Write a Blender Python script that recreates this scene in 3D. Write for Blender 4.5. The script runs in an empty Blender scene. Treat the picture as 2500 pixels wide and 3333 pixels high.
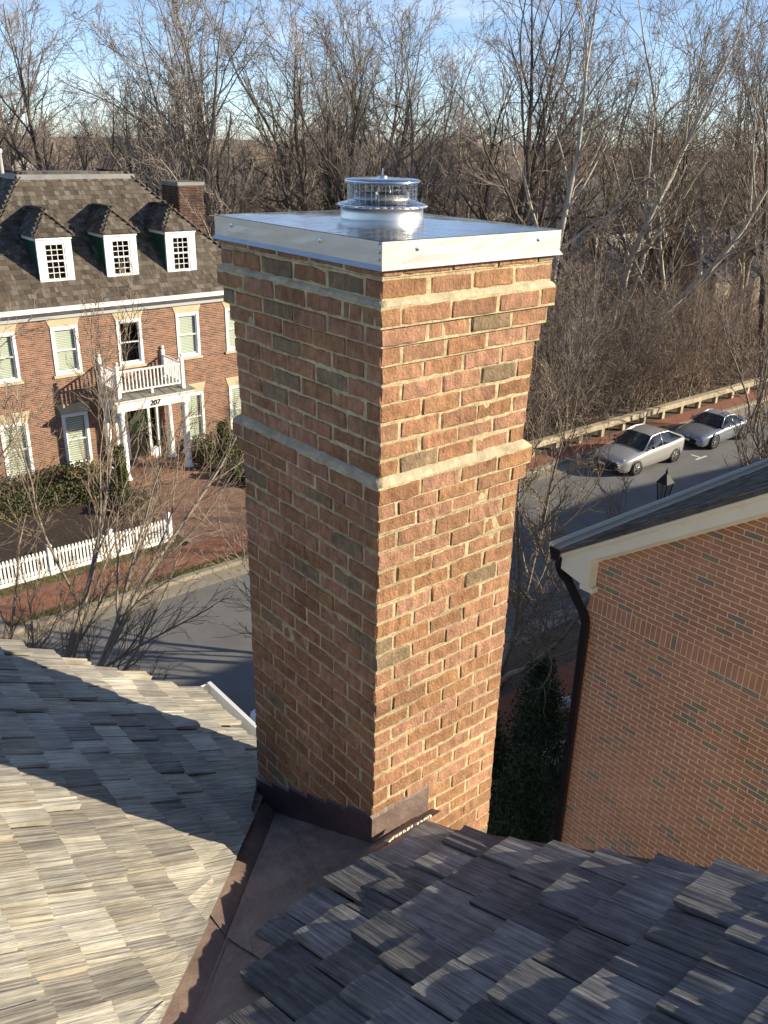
import bpy, bmesh, math, random
import numpy as np
from mathutils import Vector, Matrix

# ------------------------------------------------------------------ camera, light
SC = bpy.context.scene
COL = SC.collection
CAM = Vector((-1.9566, -2.3812, 12.2))
YAW, PITCH, ROLL, FPX = 0.6940, -0.4082, 0.0236, 2830.15
fw = Vector((math.sin(YAW)*math.cos(PITCH), math.cos(YAW)*math.cos(PITCH), math.sin(PITCH)))
rt0 = Vector((math.cos(YAW), -math.sin(YAW), 0)); up0 = rt0.cross(fw)
rt = math.cos(ROLL)*rt0 + math.sin(ROLL)*up0
up = -math.sin(ROLL)*rt0 + math.cos(ROLL)*up0
cd = bpy.data.cameras.new('camera'); cam = bpy.data.objects.new('camera', cd); COL.objects.link(cam)
cam.matrix_world = Matrix(((rt.x, up.x, -fw.x, CAM.x), (rt.y, up.y, -fw.y, CAM.y), (rt.z, up.z, -fw.z, CAM.z), (0, 0, 0, 1)))
cd.sensor_fit = 'HORIZONTAL'; cd.sensor_width = 36; cd.lens = 36*FPX/2500; cd.clip_start = 0.05; cd.clip_end = 4000
SC.camera = cam

SUN_EL = math.radians(20.3); SUN_DIR = Vector((0.725, -0.689, 0)).normalized()
W = bpy.data.worlds.new('World'); SC.world = W; W.use_nodes = True
nt = W.node_tree; bg = nt.nodes['Background']
sky = nt.nodes.new('ShaderNodeTexSky'); sky.sky_type = 'NISHITA'; sky.sun_disc = False
sky.sun_elevation = SUN_EL; sky.sun_rotation = math.atan2(SUN_DIR.x, SUN_DIR.y)
sky.air_density = 0.5; sky.dust_density = 0.2; sky.ozone_density = 1.0
tc = nt.nodes.new('ShaderNodeTexCoord'); mp = nt.nodes.new('ShaderNodeMapping'); mp.inputs['Scale'].default_value = (1, 1, 5.5)
nz = nt.nodes.new('ShaderNodeTexNoise'); nz.inputs['Scale'].default_value = 3.1; nz.inputs['Detail'].default_value = 7; nz.inputs['Roughness'].default_value = .55
rp = nt.nodes.new('ShaderNodeValToRGB'); rp.color_ramp.elements[0].position = .56; rp.color_ramp.elements[1].position = .80
rp.color_ramp.elements[1].color = (.42, .42, .42, 1)
mx = nt.nodes.new('ShaderNodeMixRGB'); mx.inputs['Color2'].default_value = (8.5, 8.3, 8.6, 1)
nt.links.new(tc.outputs['Generated'], mp.inputs['Vector']); nt.links.new(mp.outputs[0], nz.inputs['Vector'])
nt.links.new(nz.outputs['Fac'], rp.inputs[0]); nt.links.new(rp.outputs[0], mx.inputs['Fac'])
nt.links.new(sky.outputs[0], mx.inputs['Color1']); nt.links.new(mx.outputs[0], bg.inputs['Color'])
bg.inputs['Strength'].default_value = 0.125
sd = bpy.data.lights.new('sun', 'SUN'); sd.energy = 5.0; sd.angle = math.radians(.53); sd.color = (1, .87, .65)
so = bpy.data.objects.new('sun', sd); COL.objects.link(so)
dvec = -Vector((SUN_DIR.x*math.cos(SUN_EL), SUN_DIR.y*math.cos(SUN_EL), math.sin(SUN_EL)))
so.rotation_euler = dvec.to_track_quat('-Z', 'Y').to_euler(); so.location = (30, -30, 40)
SC.view_settings.view_transform = 'Standard'; SC.view_settings.look = 'None'
SC.view_settings.exposure = 0.80; SC.view_settings.gamma = 1
SC.render.engine = 'CYCLES'
SC.cycles.max_bounces = 8; SC.cycles.diffuse_bounces = 4; SC.cycles.transparent_max_bounces = 16

rng = np.random.default_rng(7); random.seed(7)

# ------------------------------------------------------------------ helpers
class MB:
    def __init__(s): s.V = []; s.F = []; s.n = 0
    def add(s, v, f):
        v = [tuple(map(float, p)) for p in v]
        s.V += v; s.F += [tuple(i+s.n for i in q) for q in f]; s.n += len(v); return s
    def box(s, x0, x1, y0, y1, z0, z1):
        return s.add([(x0,y0,z0),(x1,y0,z0),(x1,y1,z0),(x0,y1,z0),(x0,y0,z1),(x1,y0,z1),(x1,y1,z1),(x0,y1,z1)],
                     [(0,3,2,1),(4,5,6,7),(0,1,5,4),(1,2,6,5),(2,3,7,6),(3,0,4,7)])
    def hexa(s, p):   # 8 points: bottom ring 0-3, top ring 4-7
        return s.add(p, [(0,3,2,1),(4,5,6,7),(0,1,5,4),(1,2,6,5),(2,3,7,6),(3,0,4,7)])
    def bar(s, a, b, w, h, upv=(0,0,1)):
        a = Vector(a); b = Vector(b); d = (b-a).normalized(); u = Vector(upv)
        sd_ = d.cross(u)
        if sd_.length < 1e-4: sd_ = d.cross(Vector((1,0,0)))
        sd_.normalize(); u = sd_.cross(d).normalized(); x = sd_*w/2; y = u*h/2
        return s.hexa([a-x-y, a+x-y, b+x-y, b-x-y, a-x+y, a+x+y, b+x+y, b-x+y])
    def tube(s, pts, rad, n=8, cap=True):
        pts = [Vector(p) for p in pts]; m = len(pts)
        if not hasattr(rad, '__len__'): rad = [rad]*m
        vs = []; ref = None
        for i, p in enumerate(pts):
            d = (pts[min(i+1, m-1)]-pts[max(i-1, 0)]).normalized()
            if ref is None:
                ref = d.cross(Vector((0,0,1)))
                if ref.length < .05: ref = d.cross(Vector((1,0,0)))
            ref = (ref - d*ref.dot(d)).normalized(); o = d.cross(ref)
            for k in range(n):
                a = 2*math.pi*k/n; vs.append(p + (ref*math.cos(a)+o*math.sin(a))*rad[i])
        fs = [(i*n+k, i*n+(k+1) % n, (i+1)*n+(k+1) % n, (i+1)*n+k) for i in range(m-1) for k in range(n)]
        if cap: fs += [tuple(range(n-1, -1, -1)), tuple((m-1)*n+k for k in range(n))]
        return s.add(vs, fs)
    def lathe(s, prof, c, n=24, axis='z', cap=True):
        vs = []
        for r, h in prof:
            for k in range(n):
                a = 2*math.pi*k/n; q = (r*math.cos(a), r*math.sin(a), h)
                if axis == 'y': q = (q[0], q[2], q[1])
                if axis == 'x': q = (q[2], q[0], q[1])
                vs.append((c[0]+q[0], c[1]+q[1], c[2]+q[2]))
        m = len(prof)
        fs = [(i*n+k, i*n+(k+1) % n, (i+1)*n+(k+1) % n, (i+1)*n+k) for i in range(m-1) for k in range(n)]
        if cap: fs += [tuple(range(n-1, -1, -1)), tuple((m-1)*n+k for k in range(n))]
        return s.add(vs, fs)
    def build(s, name, mat, parent=None, smooth=False, kind=None):
        me = bpy.data.meshes.new(name); me.from_pydata(s.V, [], s.F); me.update()
        if smooth: me.polygons.foreach_set('use_smooth', [True]*len(me.polygons))
        return link(name, me, mat, parent, kind)

def link(name, me, mat, parent=None, kind=None):
    if mat is not None and not me.materials: me.materials.append(mat)
    o = bpy.data.objects.new(name, me); COL.objects.link(o)
    if parent is not None: o.parent = parent
    if kind: o['kind'] = kind
    return o

def np_mesh(name, V, F, mat, parent=None, kind=None, smooth=False):
    V = np.asarray(V, np.float32); F = np.asarray(F, np.int32); k = F.shape[1]
    me = bpy.data.meshes.new(name); me.vertices.add(len(V)); me.vertices.foreach_set('co', V.ravel())
    me.loops.add(F.size); me.loops.foreach_set('vertex_index', F.ravel())
    me.polygons.add(len(F)); me.polygons.foreach_set('loop_start', np.arange(len(F), dtype=np.int32)*k)
    me.polygons.foreach_set('use_smooth', np.full(len(F), bool(smooth)))
    me.update(calc_edges=True)
    return link(name, me, mat, parent, kind)

def thing(name, label, cat, loc=(0,0,0), group=None):
    o = bpy.data.objects.new(name, None); COL.objects.link(o); o.location = loc; o.empty_display_size = .2
    o['label'] = label; o['category'] = cat
    if group: o['group'] = group
    bpy.context.view_layer.update() if False else None
    return o
def tag(o, label, cat, group=None):
    o['label'] = label; o['category'] = cat
    if group: o['group'] = group
    return o
def struct(o): o['kind'] = 'structure'; return o
def sub(root, mb_or_obj): return mb_or_obj
def shift(mb, root):     # geometry authored in world coordinates under an offset root
    ox, oy, oz = root.location; mb.V = [(x-ox, y-oy, z-oz) for x, y, z in mb.V]; return mb

def pix(P):
    P = np.atleast_2d(np.asarray(P, float)) - np.array(CAM); z = P@np.array(fw)
    return 1250+FPX*(P@np.array(rt))/z, 1666.5-FPX*(P@np.array(up))/z, z

# ------------------------------------------------------------------ materials
def nodes(name):
    m = bpy.data.materials.new(name); m.use_nodes = True; t = m.node_tree
    return m, t, t.nodes['Principled BSDF'], (lambda k: t.nodes.new(k)), t.links.new
def srgb(r, g, b):
    f = lambda c: (c/255/12.92) if c/255 <= .04045 else ((c/255+.055)/1.055)**2.4
    return (f(r), f(g), f(b))
def pmat(name, color, rough=.7, metal=0., var=None, grain=None, bump=None, ramp=None, smoothramp=False, spots=None, spec=.5, trans=0, coat=0, broad=None):
    """color: base; ramp: list of colours picked per piece; var=(scale,amount); grain=(sx,sy,sz,amount) stretched noise; bump=(scale,strength,dist)"""
    m, t, b, N, L = nodes(name)
    b.inputs['Roughness'].default_value = rough; b.inputs['Metallic'].default_value = metal
    b.inputs['Specular IOR Level'].default_value = spec
    if trans: b.inputs['Transmission Weight'].default_value = trans
    if coat: b.inputs['Coat Weight'].default_value = coat; b.inputs['Coat Roughness'].default_value = .05
    geo = N('ShaderNodeNewGeometry'); pos = geo.outputs['Position']; rnd = None
    if ramp or grain:
        oi = N('ShaderNodeObjectInfo'); ad = N('ShaderNodeMath'); ad.operation = 'ADD'
        L(oi.outputs['Random'], ad.inputs[0]); L(geo.outputs['Random Per Island'], ad.inputs[1])
        fr = N('ShaderNodeMath'); fr.operation = 'FRACT'; L(ad.outputs[0], fr.inputs[0]); rnd = fr.outputs[0]
    col = None
    if ramp:
        cr = N('ShaderNodeValToRGB'); cr.color_ramp.interpolation = 'LINEAR' if smoothramp else 'CONSTANT'
        e = cr.color_ramp.elements
        while len(e) < len(ramp): e.new(.5)
        for i, c in enumerate(ramp):
            e[i].position = i/len(ramp) if not smoothramp else i/(len(ramp)-1); e[i].color = (*c, 1)
        L(rnd, cr.inputs[0]); col = cr.outputs[0]
    def mul(col, fac_out, lo, hi):
        mr = N('ShaderNodeMapRange'); mr.inputs['From Min'].default_value = .3; mr.inputs['From Max'].default_value = .7
        mr.inputs['To Min'].default_value = lo; mr.inputs['To Max'].default_value = hi; L(fac_out, mr.inputs['Value'])
        mm = N('ShaderNodeMixRGB'); mm.blend_type = 'MULTIPLY'; mm.inputs['Fac'].default_value = 1
        if col is None: mm.inputs['Color1'].default_value = (*color, 1)
        else: L(col, mm.inputs['Color1'])
        L(mr.outputs[0], mm.inputs['Color2']); return mm.outputs[0]
    gout = None
    if var:
        n1 = N('ShaderNodeTexNoise'); n1.inputs['Scale'].default_value = var[0]; n1.inputs['Detail'].default_value = 6; n1.inputs['Roughness'].default_value = .62
        L(pos, n1.inputs['Vector']); col = mul(col, n1.outputs['Fac'], 1-var[1], 1+var[1])
    if broad:
        n5 = N('ShaderNodeTexNoise'); n5.inputs['Scale'].default_value = broad[0]; n5.inputs['Detail'].default_value = 4
        L(pos, n5.inputs['Vector']); col = mul(col, n5.outputs['Fac'], 1-broad[1], 1+broad[1])
    if grain:
        vm = N('ShaderNodeVectorMath'); vm.operation = 'MULTIPLY'; vm.inputs[1].default_value = grain[:3]; L(pos, vm.inputs[0])
        mo = N('ShaderNodeMath'); mo.operation = 'MULTIPLY'; mo.inputs[1].default_value = 83.0; L(rnd, mo.inputs[0])
        va = N('ShaderNodeVectorMath'); va.operation = 'ADD'; L(vm.outputs[0], va.inputs[0]); L(mo.outputs[0], va.inputs[1])
        n2 = N('ShaderNodeTexNoise'); n2.inputs['Scale'].default_value = 1; n2.inputs['Detail'].default_value = 5; n2.inputs['Roughness'].default_value = .65
        L(va.outputs[0], n2.inputs['Vector']); gout = n2.outputs['Fac']; col = mul(col, gout, 1-grain[3], 1+grain[3]*.7)
    if spots:   # (scale, threshold, colour, amount)
        n3 = N('ShaderNodeTexNoise'); n3.inputs['Scale'].default_value = spots[0]; n3.inputs['Detail'].default_value = 8; n3.inputs['Roughness'].default_value = .7
        L(pos, n3.inputs['Vector']); mr = N('ShaderNodeMapRange'); mr.inputs['From Min'].default_value = spots[1]; mr.inputs['From Max'].default_value = spots[1]+.08
        mr.inputs['To Max'].default_value = spots[3]; L(n3.outputs['Fac'], mr.inputs['Value'])
        mm = N('ShaderNodeMixRGB'); L(mr.outputs[0], mm.inputs['Fac']); mm.inputs['Color2'].default_value = (*spots[2], 1)
        if col is None: mm.inputs['Color1'].default_value = (*color, 1)
        else: L(col, mm.inputs['Color1'])
        col = mm.outputs[0]
    if col is None: b.inputs['Base Color'].default_value = (*color, 1)
    else: L(col, b.inputs['Base Color'])
    if bump:
        bp = N('ShaderNodeBump'); bp.inputs['Strength'].default_value = bump[1]; bp.inputs['Distance'].default_value = bump[2]
        if grain and bump[0] == 0: L(gout, bp.inputs['Height'])
        else:
            n4 = N('ShaderNodeTexNoise'); n4.inputs['Scale'].default_value = bump[0]; n4.inputs['Detail'].default_value = 6; n4.inputs['Roughness'].default_value = .6
            L(pos, n4.inputs['Vector']); L(n4.outputs['Fac'], bp.inputs['Height'])
        L(bp.outputs[0], b.inputs['Normal'])
    return m

M = {}
M['brick'] = pmat('chimney_brick', (0,0,0), .92, ramp=[(.35,.185,.105),(.315,.165,.088),(.365,.20,.125),(.335,.185,.095),(.36,.195,.112),(.29,.158,.09),(.355,.195,.118),(.25,.18,.11),(.335,.18,.10),(.37,.205,.13),(.325,.175,.09),(.345,.19,.118),(.305,.172,.102)],
                  var=(22, .30), grain=(55, 55, 9, .24), spots=(46, .63, (.10,.055,.04), .8), bump=(80, 1.0, .008), spec=.25, broad=(2.6, .22))
M['mortar'] = pmat('chimney_mortar', (.47,.385,.235), .95, broad=(3.5, .22), var=(30, .30), bump=(70, .9, .006), spec=.2)
M['mortar_wash'] = pmat('mortar_wash', (.47,.395,.27), .95, var=(14, .3), spots=(9, .60, (.22,.22,.21), .55), bump=(45, .8, .008), spec=.2)
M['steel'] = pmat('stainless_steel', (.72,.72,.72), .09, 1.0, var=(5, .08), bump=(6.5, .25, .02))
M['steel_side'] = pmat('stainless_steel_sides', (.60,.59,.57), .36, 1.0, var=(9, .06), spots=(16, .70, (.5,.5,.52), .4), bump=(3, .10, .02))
M['wire'] = pmat('steel_wire', (.72,.72,.70), .3, 1.0)
M['silicone'] = pmat('sealant', (.62,.58,.48), .6, var=(60, .3), bump=(90, .6, .006))
M['copper'] = pmat('weathered_copper', (.20,.145,.125), .58, .30, var=(3.2, .40), spots=(10, .60, (.29,.215,.165), .45), bump=(2.2, .7, .06))
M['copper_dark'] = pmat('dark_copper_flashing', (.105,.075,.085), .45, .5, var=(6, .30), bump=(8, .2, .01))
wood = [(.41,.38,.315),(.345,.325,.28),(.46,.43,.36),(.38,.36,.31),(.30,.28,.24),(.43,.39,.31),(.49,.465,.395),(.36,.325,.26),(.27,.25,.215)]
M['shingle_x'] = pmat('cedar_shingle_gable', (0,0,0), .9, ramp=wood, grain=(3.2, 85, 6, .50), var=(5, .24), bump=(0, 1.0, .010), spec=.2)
wood_shaded = [(.185,.19,.198),(.14,.145,.153),(.235,.24,.245),(.165,.17,.178),(.11,.114,.122),(.20,.20,.203),(.265,.265,.268),(.145,.146,.148)]  # same cedar as the gable slope, tones darkened and blued to paint in shade
M['shingle_y'] = pmat('cedar_shingle_main_shaded', (0,0,0), .82, ramp=wood_shaded, grain=(85, 3.2, 6, .62), var=(7, .30), bump=(0, 1.0, .014), spec=.25)
M['deck'] = pmat('roof_deck', (.06,.05,.042), .95)
cw = [(.098,.083,.068),(.135,.118,.098),(.070,.058,.047),(.118,.10,.082),(.16,.14,.118),(.088,.073,.058),(.105,.085,.065)]
M['shake'] = pmat('house_roof_shingle', (0,0,0), .92, ramp=cw, grain=(30, 3, 3, .3), var=(2, .2), spec=.15)
M['house_brick'] = pmat('colonial_brick', (0,0,0), .92, ramp=[(.225,.108,.07),(.175,.085,.058),(.26,.13,.088),(.14,.072,.055),(.24,.118,.076)], var=(3, .2), spec=.2)
M['house_mortar'] = pmat('colonial_mortar', (.50,.42,.33), .95, var=(3, .15), spec=.2)
M['wall_brick'] = pmat('gable_wall_brick', (0,0,0), .9, ramp=[(.37,.19,.125),(.34,.175,.115),(.39,.205,.135),(.36,.185,.122),(.375,.195,.13),(.35,.18,.118),(.385,.20,.135),(.355,.188,.128),(.20,.175,.135),(.36,.19,.125),(.345,.18,.12)], var=(9, .15), bump=(60, .4, .004), spec=.2, broad=(.9, .16))
M['wall_mortar'] = pmat('gable_wall_mortar', (.66,.53,.38), .95, broad=(.8, .15), var=(10, .12), spec=.2)
M['white'] = pmat('white_paint', (.80,.80,.78), .5, var=(4, .05))
M['cream'] = pmat('cream_trim_paint', (.70,.66,.54), .5, var=(3, .05))
M['greytrim'] = pmat('grey_cornice_paint', (.42,.43,.43), .5)
M['stone'] = pmat('limestone_lintel', (.50,.42,.28), .85, var=(5, .12))
def glass_mat():
    m, t, b, N, L = nodes('window_glass'); tr = N('ShaderNodeBsdfTransparent'); tr.inputs[0].default_value = (.80,.84,.80,1); gl = N('ShaderNodeBsdfGlossy'); gl.inputs['Roughness'].default_value = .03
    lw = N('ShaderNodeLayerWeight'); lw.inputs['Blend'].default_value = .22; ms = N('ShaderNodeMixShader'); L(lw.outputs['Facing'], ms.inputs[0]); L(tr.outputs[0], ms.inputs[1]); L(gl.outputs[0], ms.inputs[2]); L(ms.outputs[0], t.nodes['Material Output'].inputs[0]); return m
M['glass'] = glass_mat()
M['blind'] = pmat('window_blind', (.72,.74,.66), .6)
M['green'] = pmat('green_dormer_paint', (.012,.075,.045), .45)
M['blackpaint'] = pmat('black_paint', (.012,.012,.012), .6, spec=.3)
M['door'] = pmat('black_door', (.015,.014,.013), .3)
M['brown_metal'] = pmat('brown_downspout_metal', (.018,.013,.015), .35, .2)
M['porch_roof'] = pmat('porch_roof_metal', (.27,.27,.25), .5, .3, var=(2.5, .35))
M['deck_metal'] = pmat('flat_roof_metal', (.20,.20,.20), .5, .3, var=(2, .2), spots=(2.5, .62, (.33,.27,.16), .6))
M['asphalt'] = pmat('asphalt', (.165,.165,.165), .92, var=(.55, .17), spots=(55, .62, (.19,.185,.18), .6), bump=(220, .5, .004), spec=.25)
M['concrete'] = pmat('concrete_kerb', (.27,.24,.19), .9, var=(1.4, .22), bump=(60, .3, .004))
M['paver'] = pmat('sidewalk_brick', (0,0,0), .9, ramp=[(.27,.115,.068),(.23,.105,.068),(.30,.13,.078),(.21,.11,.078),(.26,.12,.085),(.23,.125,.10)], var=(6, .2), spec=.2)
M['path_brick'] = pmat('path_brick', (0,0,0), .9, ramp=[(.23,.13,.092),(.195,.11,.08),(.26,.148,.105),(.175,.108,.082),(.22,.132,.102)], var=(6, .2), spec=.2)
M['joint'] = pmat('paver_joint', (.15,.105,.08), .95, var=(8, .2))
M['path_joint'] = pmat('path_joint', (.30,.22,.165), .95, var=(8, .2))
M['mulch'] = pmat('mulch', (.045,.030,.022), .98, var=(9, .5), bump=(40, 1, .03))
M['soil'] = pmat('leaf_litter', (.115,.086,.06), .98, var=(1.2, .45), spots=(14, .60, (.21,.155,.10), .6), bump=(20, .8, .05))
M['lawn'] = pmat('dormant_lawn', (.105,.095,.036), .98, var=(4, .4), bump=(60, .8, .03))
M['grass'] = pmat('grass_blades', (0,0,0), .9, ramp=[(.14,.13,.045),(.20,.165,.075),(.10,.11,.03),(.24,.19,.10)], spec=.2)
M['rail_wood'] = pmat('guardrail_timber', (.40,.345,.245), .9, var=(3, .3), bump=(40, .5, .006))
M['bark'] = pmat('grey_bark', (.25,.21,.17), .95, var=(6, .3), spec=.2)
M['bark_tan'] = pmat('tan_twig_bark', (.225,.175,.128), .9, var=(5, .25), spec=.25)
M['bark_dark'] = pmat('dark_bark', (.105,.086,.07), .95, var=(6, .3), spec=.2)
M['bark_white'] = pmat('sycamore_bark', (.44,.405,.34), .85, var=(2.2, .30), spots=(3.2, .60, (.20,.17,.13), .7), spec=.2)
M['twig'] = pmat('winter_twig', (.27,.23,.195), .95, var=(.8, .35), spec=.2)
M['twig_red'] = pmat('reddish_twig', (.25,.20,.165), .95, var=(.6, .35), spec=.2)
M['bramble'] = pmat('bramble_stem', (0,0,0), .95, ramp=[(.25,.195,.15),(.18,.14,.108),(.32,.26,.205),(.22,.17,.13),(.38,.315,.25)], spec=.2)
M['ivy'] = pmat('ivy_leaf', (0,0,0), .7, ramp=[(.045,.06,.022),(.07,.08,.03),(.10,.08,.04)])
M['box_leaf'] = pmat('boxwood_leaf', (0,0,0), .7, ramp=[(.050,.060,.014),(.075,.080,.020),(.035,.045,.012),(.10,.10,.03)])
M['conifer_leaf'] = pmat('conifer_leaf', (0,0,0), .75, ramp=[(.022,.046,.014),(.032,.060,.018),(.016,.034,.011),(.040,.070,.020)])
M['arbor_leaf'] = pmat('arborvitae_leaf', (0,0,0), .75, ramp=[(.060,.082,.016),(.085,.105,.022),(.040,.060,.014)])
M['wreath'] = pmat('wreath_leaf', (0,0,0), .6, ramp=[(.02,.14,.03),(.03,.20,.045),(.015,.09,.02)])
M['tyre'] = pmat('tyre_rubber', (.015,.015,.015), .8)
M['rim'] = pmat('alloy_rim', (.55,.55,.56), .3, .9)
M['carA'] = pmat('silver_car_paint', (.53,.53,.51), .28, .55, coat=1)
M['carB'] = pmat('blue_silver_car_paint', (.33,.36,.42), .26, .6, coat=1)
M['softtop'] = pmat('car_soft_top', (.20,.22,.26), .6)
M['carglass'] = pmat('car_glass', (.012,.014,.016), .03, spec=.9)
M['lamp_glass'] = pmat('headlight_lens', (.55,.56,.58), .08, .3)
M['tail'] = pmat('tail_lamp', (.45,.01,.01), .2)
M['plate'] = pmat('licence_plate', (.7,.7,.72), .4)
M['roadpaint'] = pmat('road_paint', (.62,.61,.57), .8, var=(12, .25))
M['pale_siding'] = pmat('pale_siding', (.62,.60,.54), .8)
M['tan_wall'] = pmat('tan_stucco', (.30,.235,.175), .9, var=(1.2, .12))
M['blue_roof'] = pmat('slate_blue_roof', (.035,.038,.055), .8, var=(2, .3))
M['dark_roof'] = pmat('dark_asphalt_shingle', (.075,.072,.078), .9, var=(3, .35), grain=(3, 12, 3, .4))
M['red_flag'] = pmat('red_flag', (.4,.01,.03), .5)
M['blue_glass'] = pmat('blue_reflector', (.03,.08,.35), .1)
M['mailwhite'] = pmat('mailbox_white', (.75,.76,.80), .3)

# ------------------------------------------------------------------ piece placement
def bevel_brick(L, Wd, H, jit, cuts, bev, seed):
    r = random.Random(seed); bm = bmesh.new(); bmesh.ops.create_cube(bm, size=1)
    for v in bm.verts: v.co = Vector((v.co.x*L, v.co.y*Wd, v.co.z*H))
    if cuts:
        lg = [e for e in bm.edges if abs(e.verts[0].co.x-e.verts[1].co.x) > L*.5]
        bmesh.ops.subdivide_edges(bm, edges=lg, cuts=cuts, use_grid_fill=True)
    sharp = [e for e in bm.edges if len(e.link_faces) == 2 and e.calc_face_angle() > .5]
    bmesh.ops.bevel(bm, geom=sharp, offset=bev, segments=1, affect='EDGES', profile=.6)
    for v in bm.verts: v.co += Vector((r.uniform(-jit, jit), r.uniform(-jit, jit)*.6, r.uniform(-jit, jit)))
    me = bpy.data.meshes.new('brick'); bm.to_mesh(me); bm.free(); return me
def simple_box_mesh(jit, seed):
    r = random.Random(seed); mb = MB().box(-.5, .5, -.5, .5, -.5, .5)
    me = bpy.data.meshes.new('piece'); me.from_pydata([tuple(c+r.uniform(-jit, jit) for c in p) for p in mb.V], [], mb.F); me.update(); return me
def mesh_arrays(me):
    V = np.empty(len(me.vertices)*3, np.float32); me.vertices.foreach_get('co', V); V = V.reshape(-1, 3)
    me.calc_loop_triangles(); T = np.empty(len(me.loop_triangles)*3, np.int32); me.loop_triangles.foreach_get('vertices', T)
    return V, T.reshape(-1, 3)
def place_pieces(name, parent, specs, variants, mat, limit=300, plural=None):
    """specs: (matrix, variant, visible?)  largest in view become objects, the rest one joined mesh"""
    if not specs: return
    for me in variants:
        if not me.materials: me.materials.append(mat)
    off = Vector(parent.location) if parent else Vector((0,0,0))
    ctr = np.array([m.translation for m, v, s in specs]); x, y, z = pix(ctr)
    size = np.array([abs(m.to_3x3().determinant())**(2/3) for m, v, s in specs])
    vis = np.array([s for m, v, s in specs]) & (z > 0) & (x > -20) & (x < 2520) & (y > -20) & (y < 3353)
    score = np.where(vis, size/np.maximum(z, .1)**2, -1)
    order = np.argsort(-score); single = [i for i in order[:limit] if score[i] > 0]; ss = set(single)
    for i in single:
        m, v, s = specs[i]; o = bpy.data.objects.new(name, variants[v % len(variants)]); COL.objects.link(o)
        mm = m.copy(); mm.translation = m.translation-off; o.parent = parent; o.matrix_local = mm
    rest = [i for i in range(len(specs)) if i not in ss]
    if rest:
        VV = []; TT = []; n = 0; arr = [mesh_arrays(me) for me in variants]
        for i in rest:
            m, v, s = specs[i]; V, T = arr[v % len(variants)]; A = np.array(m)
            P = V@A[:3, :3].T + A[:3, 3] - np.array(off)
            TT.append((T if np.linalg.det(A[:3, :3]) > 0 else T[:, ::-1])+n); VV.append(P); n += len(V)
        np_mesh(plural or name+'s', np.concatenate(VV), np.concatenate(TT), mat, parent, 'stuff')
def xf(loc, axes, scl):
    a, b, c = [Vector(q) for q in axes]; m = Matrix(((a.x*scl[0], b.x*scl[1], c.x*scl[2], loc[0]), (a.y*scl[0], b.y*scl[1], c.y*scl[2], loc[1]), (a.z*scl[0], b.z*scl[1], c.z*scl[2], loc[2]), (0, 0, 0, 1)))
    return m

# ------------------------------------------------------------------ ground
def sheet(name, x0, x1, y0, y1, z, mat):
    return struct(MB().add([(x0,y0,z),(x1,y0,z),(x1,y1,z),(x0,y1,z)], [(0,1,2,3)]).build(name, mat))
sheet('ground', -1500, 1500, -1500, 1500, -.03, M['soil'])
sheet('road', -120, 160, 10.62, 18.2, 0, M['asphalt'])
k = MB(); x = -120
while x < 160:      # kerb in cast lengths with joints
    k.box(x+.008, x+2.992, 10.30, 10.60, -.1, .12); k.box(x+.008, x+2.992, 10.60, 10.95, -.1, .006); x += 3
struct(k.build('near_kerb', M['concrete']))
k = MB(); x = -120
while x < 160:
    k.box(x+.008, x+2.992, 18.78, 18.98, -.1, .13); k.box(x+.008, x+2.992, 18.15, 18.78, -.1, .008); x += 3
struct(k.build('far_kerb', M['concrete']))
struct(MB().box(-3, 3.1, 18.985, 21.0, -.1, .135).build('driveway_apron', M['concrete']))
struct(MB().box(-120, 160, 8.95, 10.295, -.1, .09).build('near_verge', M['soil']))
struct(MB().box(-120, 160, 7.55, 8.945, -.1, .10).build('near_sidewalk', M['paver']))
struct(MB().box(-120, 19, 18.985, 19.30, -.1, .105).build('verge', M['lawn']))
struct(MB().box(-120, 8.95, 20.87, 21.6, -.1, .11).build('fence_verge', M['lawn']))
struct(MB().box(-20, 9.35, 21.6, 28.6, -.1, .09).build('planting_bed', M['mulch']))
struct(MB().box(13.1, 30, 20.87, 28.6, -.1, .09).build('side_bed', M['mulch']))
sw = struct(MB().box(-120, 19.9, 19.30, 20.868, -.1, .085).build('far_sidewalk', M['joint']))
struct(MB().box(19.905, 160, 18.985, 19.93, -.1, .10).build('guardrail_sidewalk', M['paver']))
struct(MB().box(19.905, 160, 19.935, 21.2, -.1, .08).build('guardrail_verge', M['soil']))
pa = struct(MB().box(9.36, 13.09, 20.87, 26.85, -.1, .075).build('front_path', M['path_joint']))
box12 = [simple_box_mesh(.02, s) for s in range(4)]
specs = []      # 90-degree herringbone
bw, bl = .098, .198; u = .1; R45 = math.radians(45)
for i in range(-130, 130):
    for j in range(-130, 130):
        if not -14 < i+j < 16: continue
        if (i-j) % 4 == 0: c = (i*u+bl/2, j*u+bw/2); hz = True
        elif (i-j) % 4 == 3: c = (i*u+bw/2, j*u+bl/2); hz = False
        else: continue
        cx, cy = c
        x_ = 3.2+cx*math.cos(R45)-cy*math.sin(R45); y_ = 20.05+cx*math.sin(R45)+cy*math.cos(R45)
        if not (2.6 < x_ < 15 and 19.36 < y_ < 20.81): continue
        a = R45 if hz else R45+math.pi/2; ca, sa = math.cos(a), math.sin(a)
        specs.append((xf((x_, y_, .072), ((ca,sa,0),(-sa,ca,0),(0,0,1)), (bl*.97, bw*.95, .03+.004*random.random())), random.randrange(4), True))
place_pieces('paver', sw, specs, box12, M['paver'], 300, 'pavers')
box12b = [simple_box_mesh(.025, s+9) for s in range(4)]
specs = []; y_ = 20.92; j = 0
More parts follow.
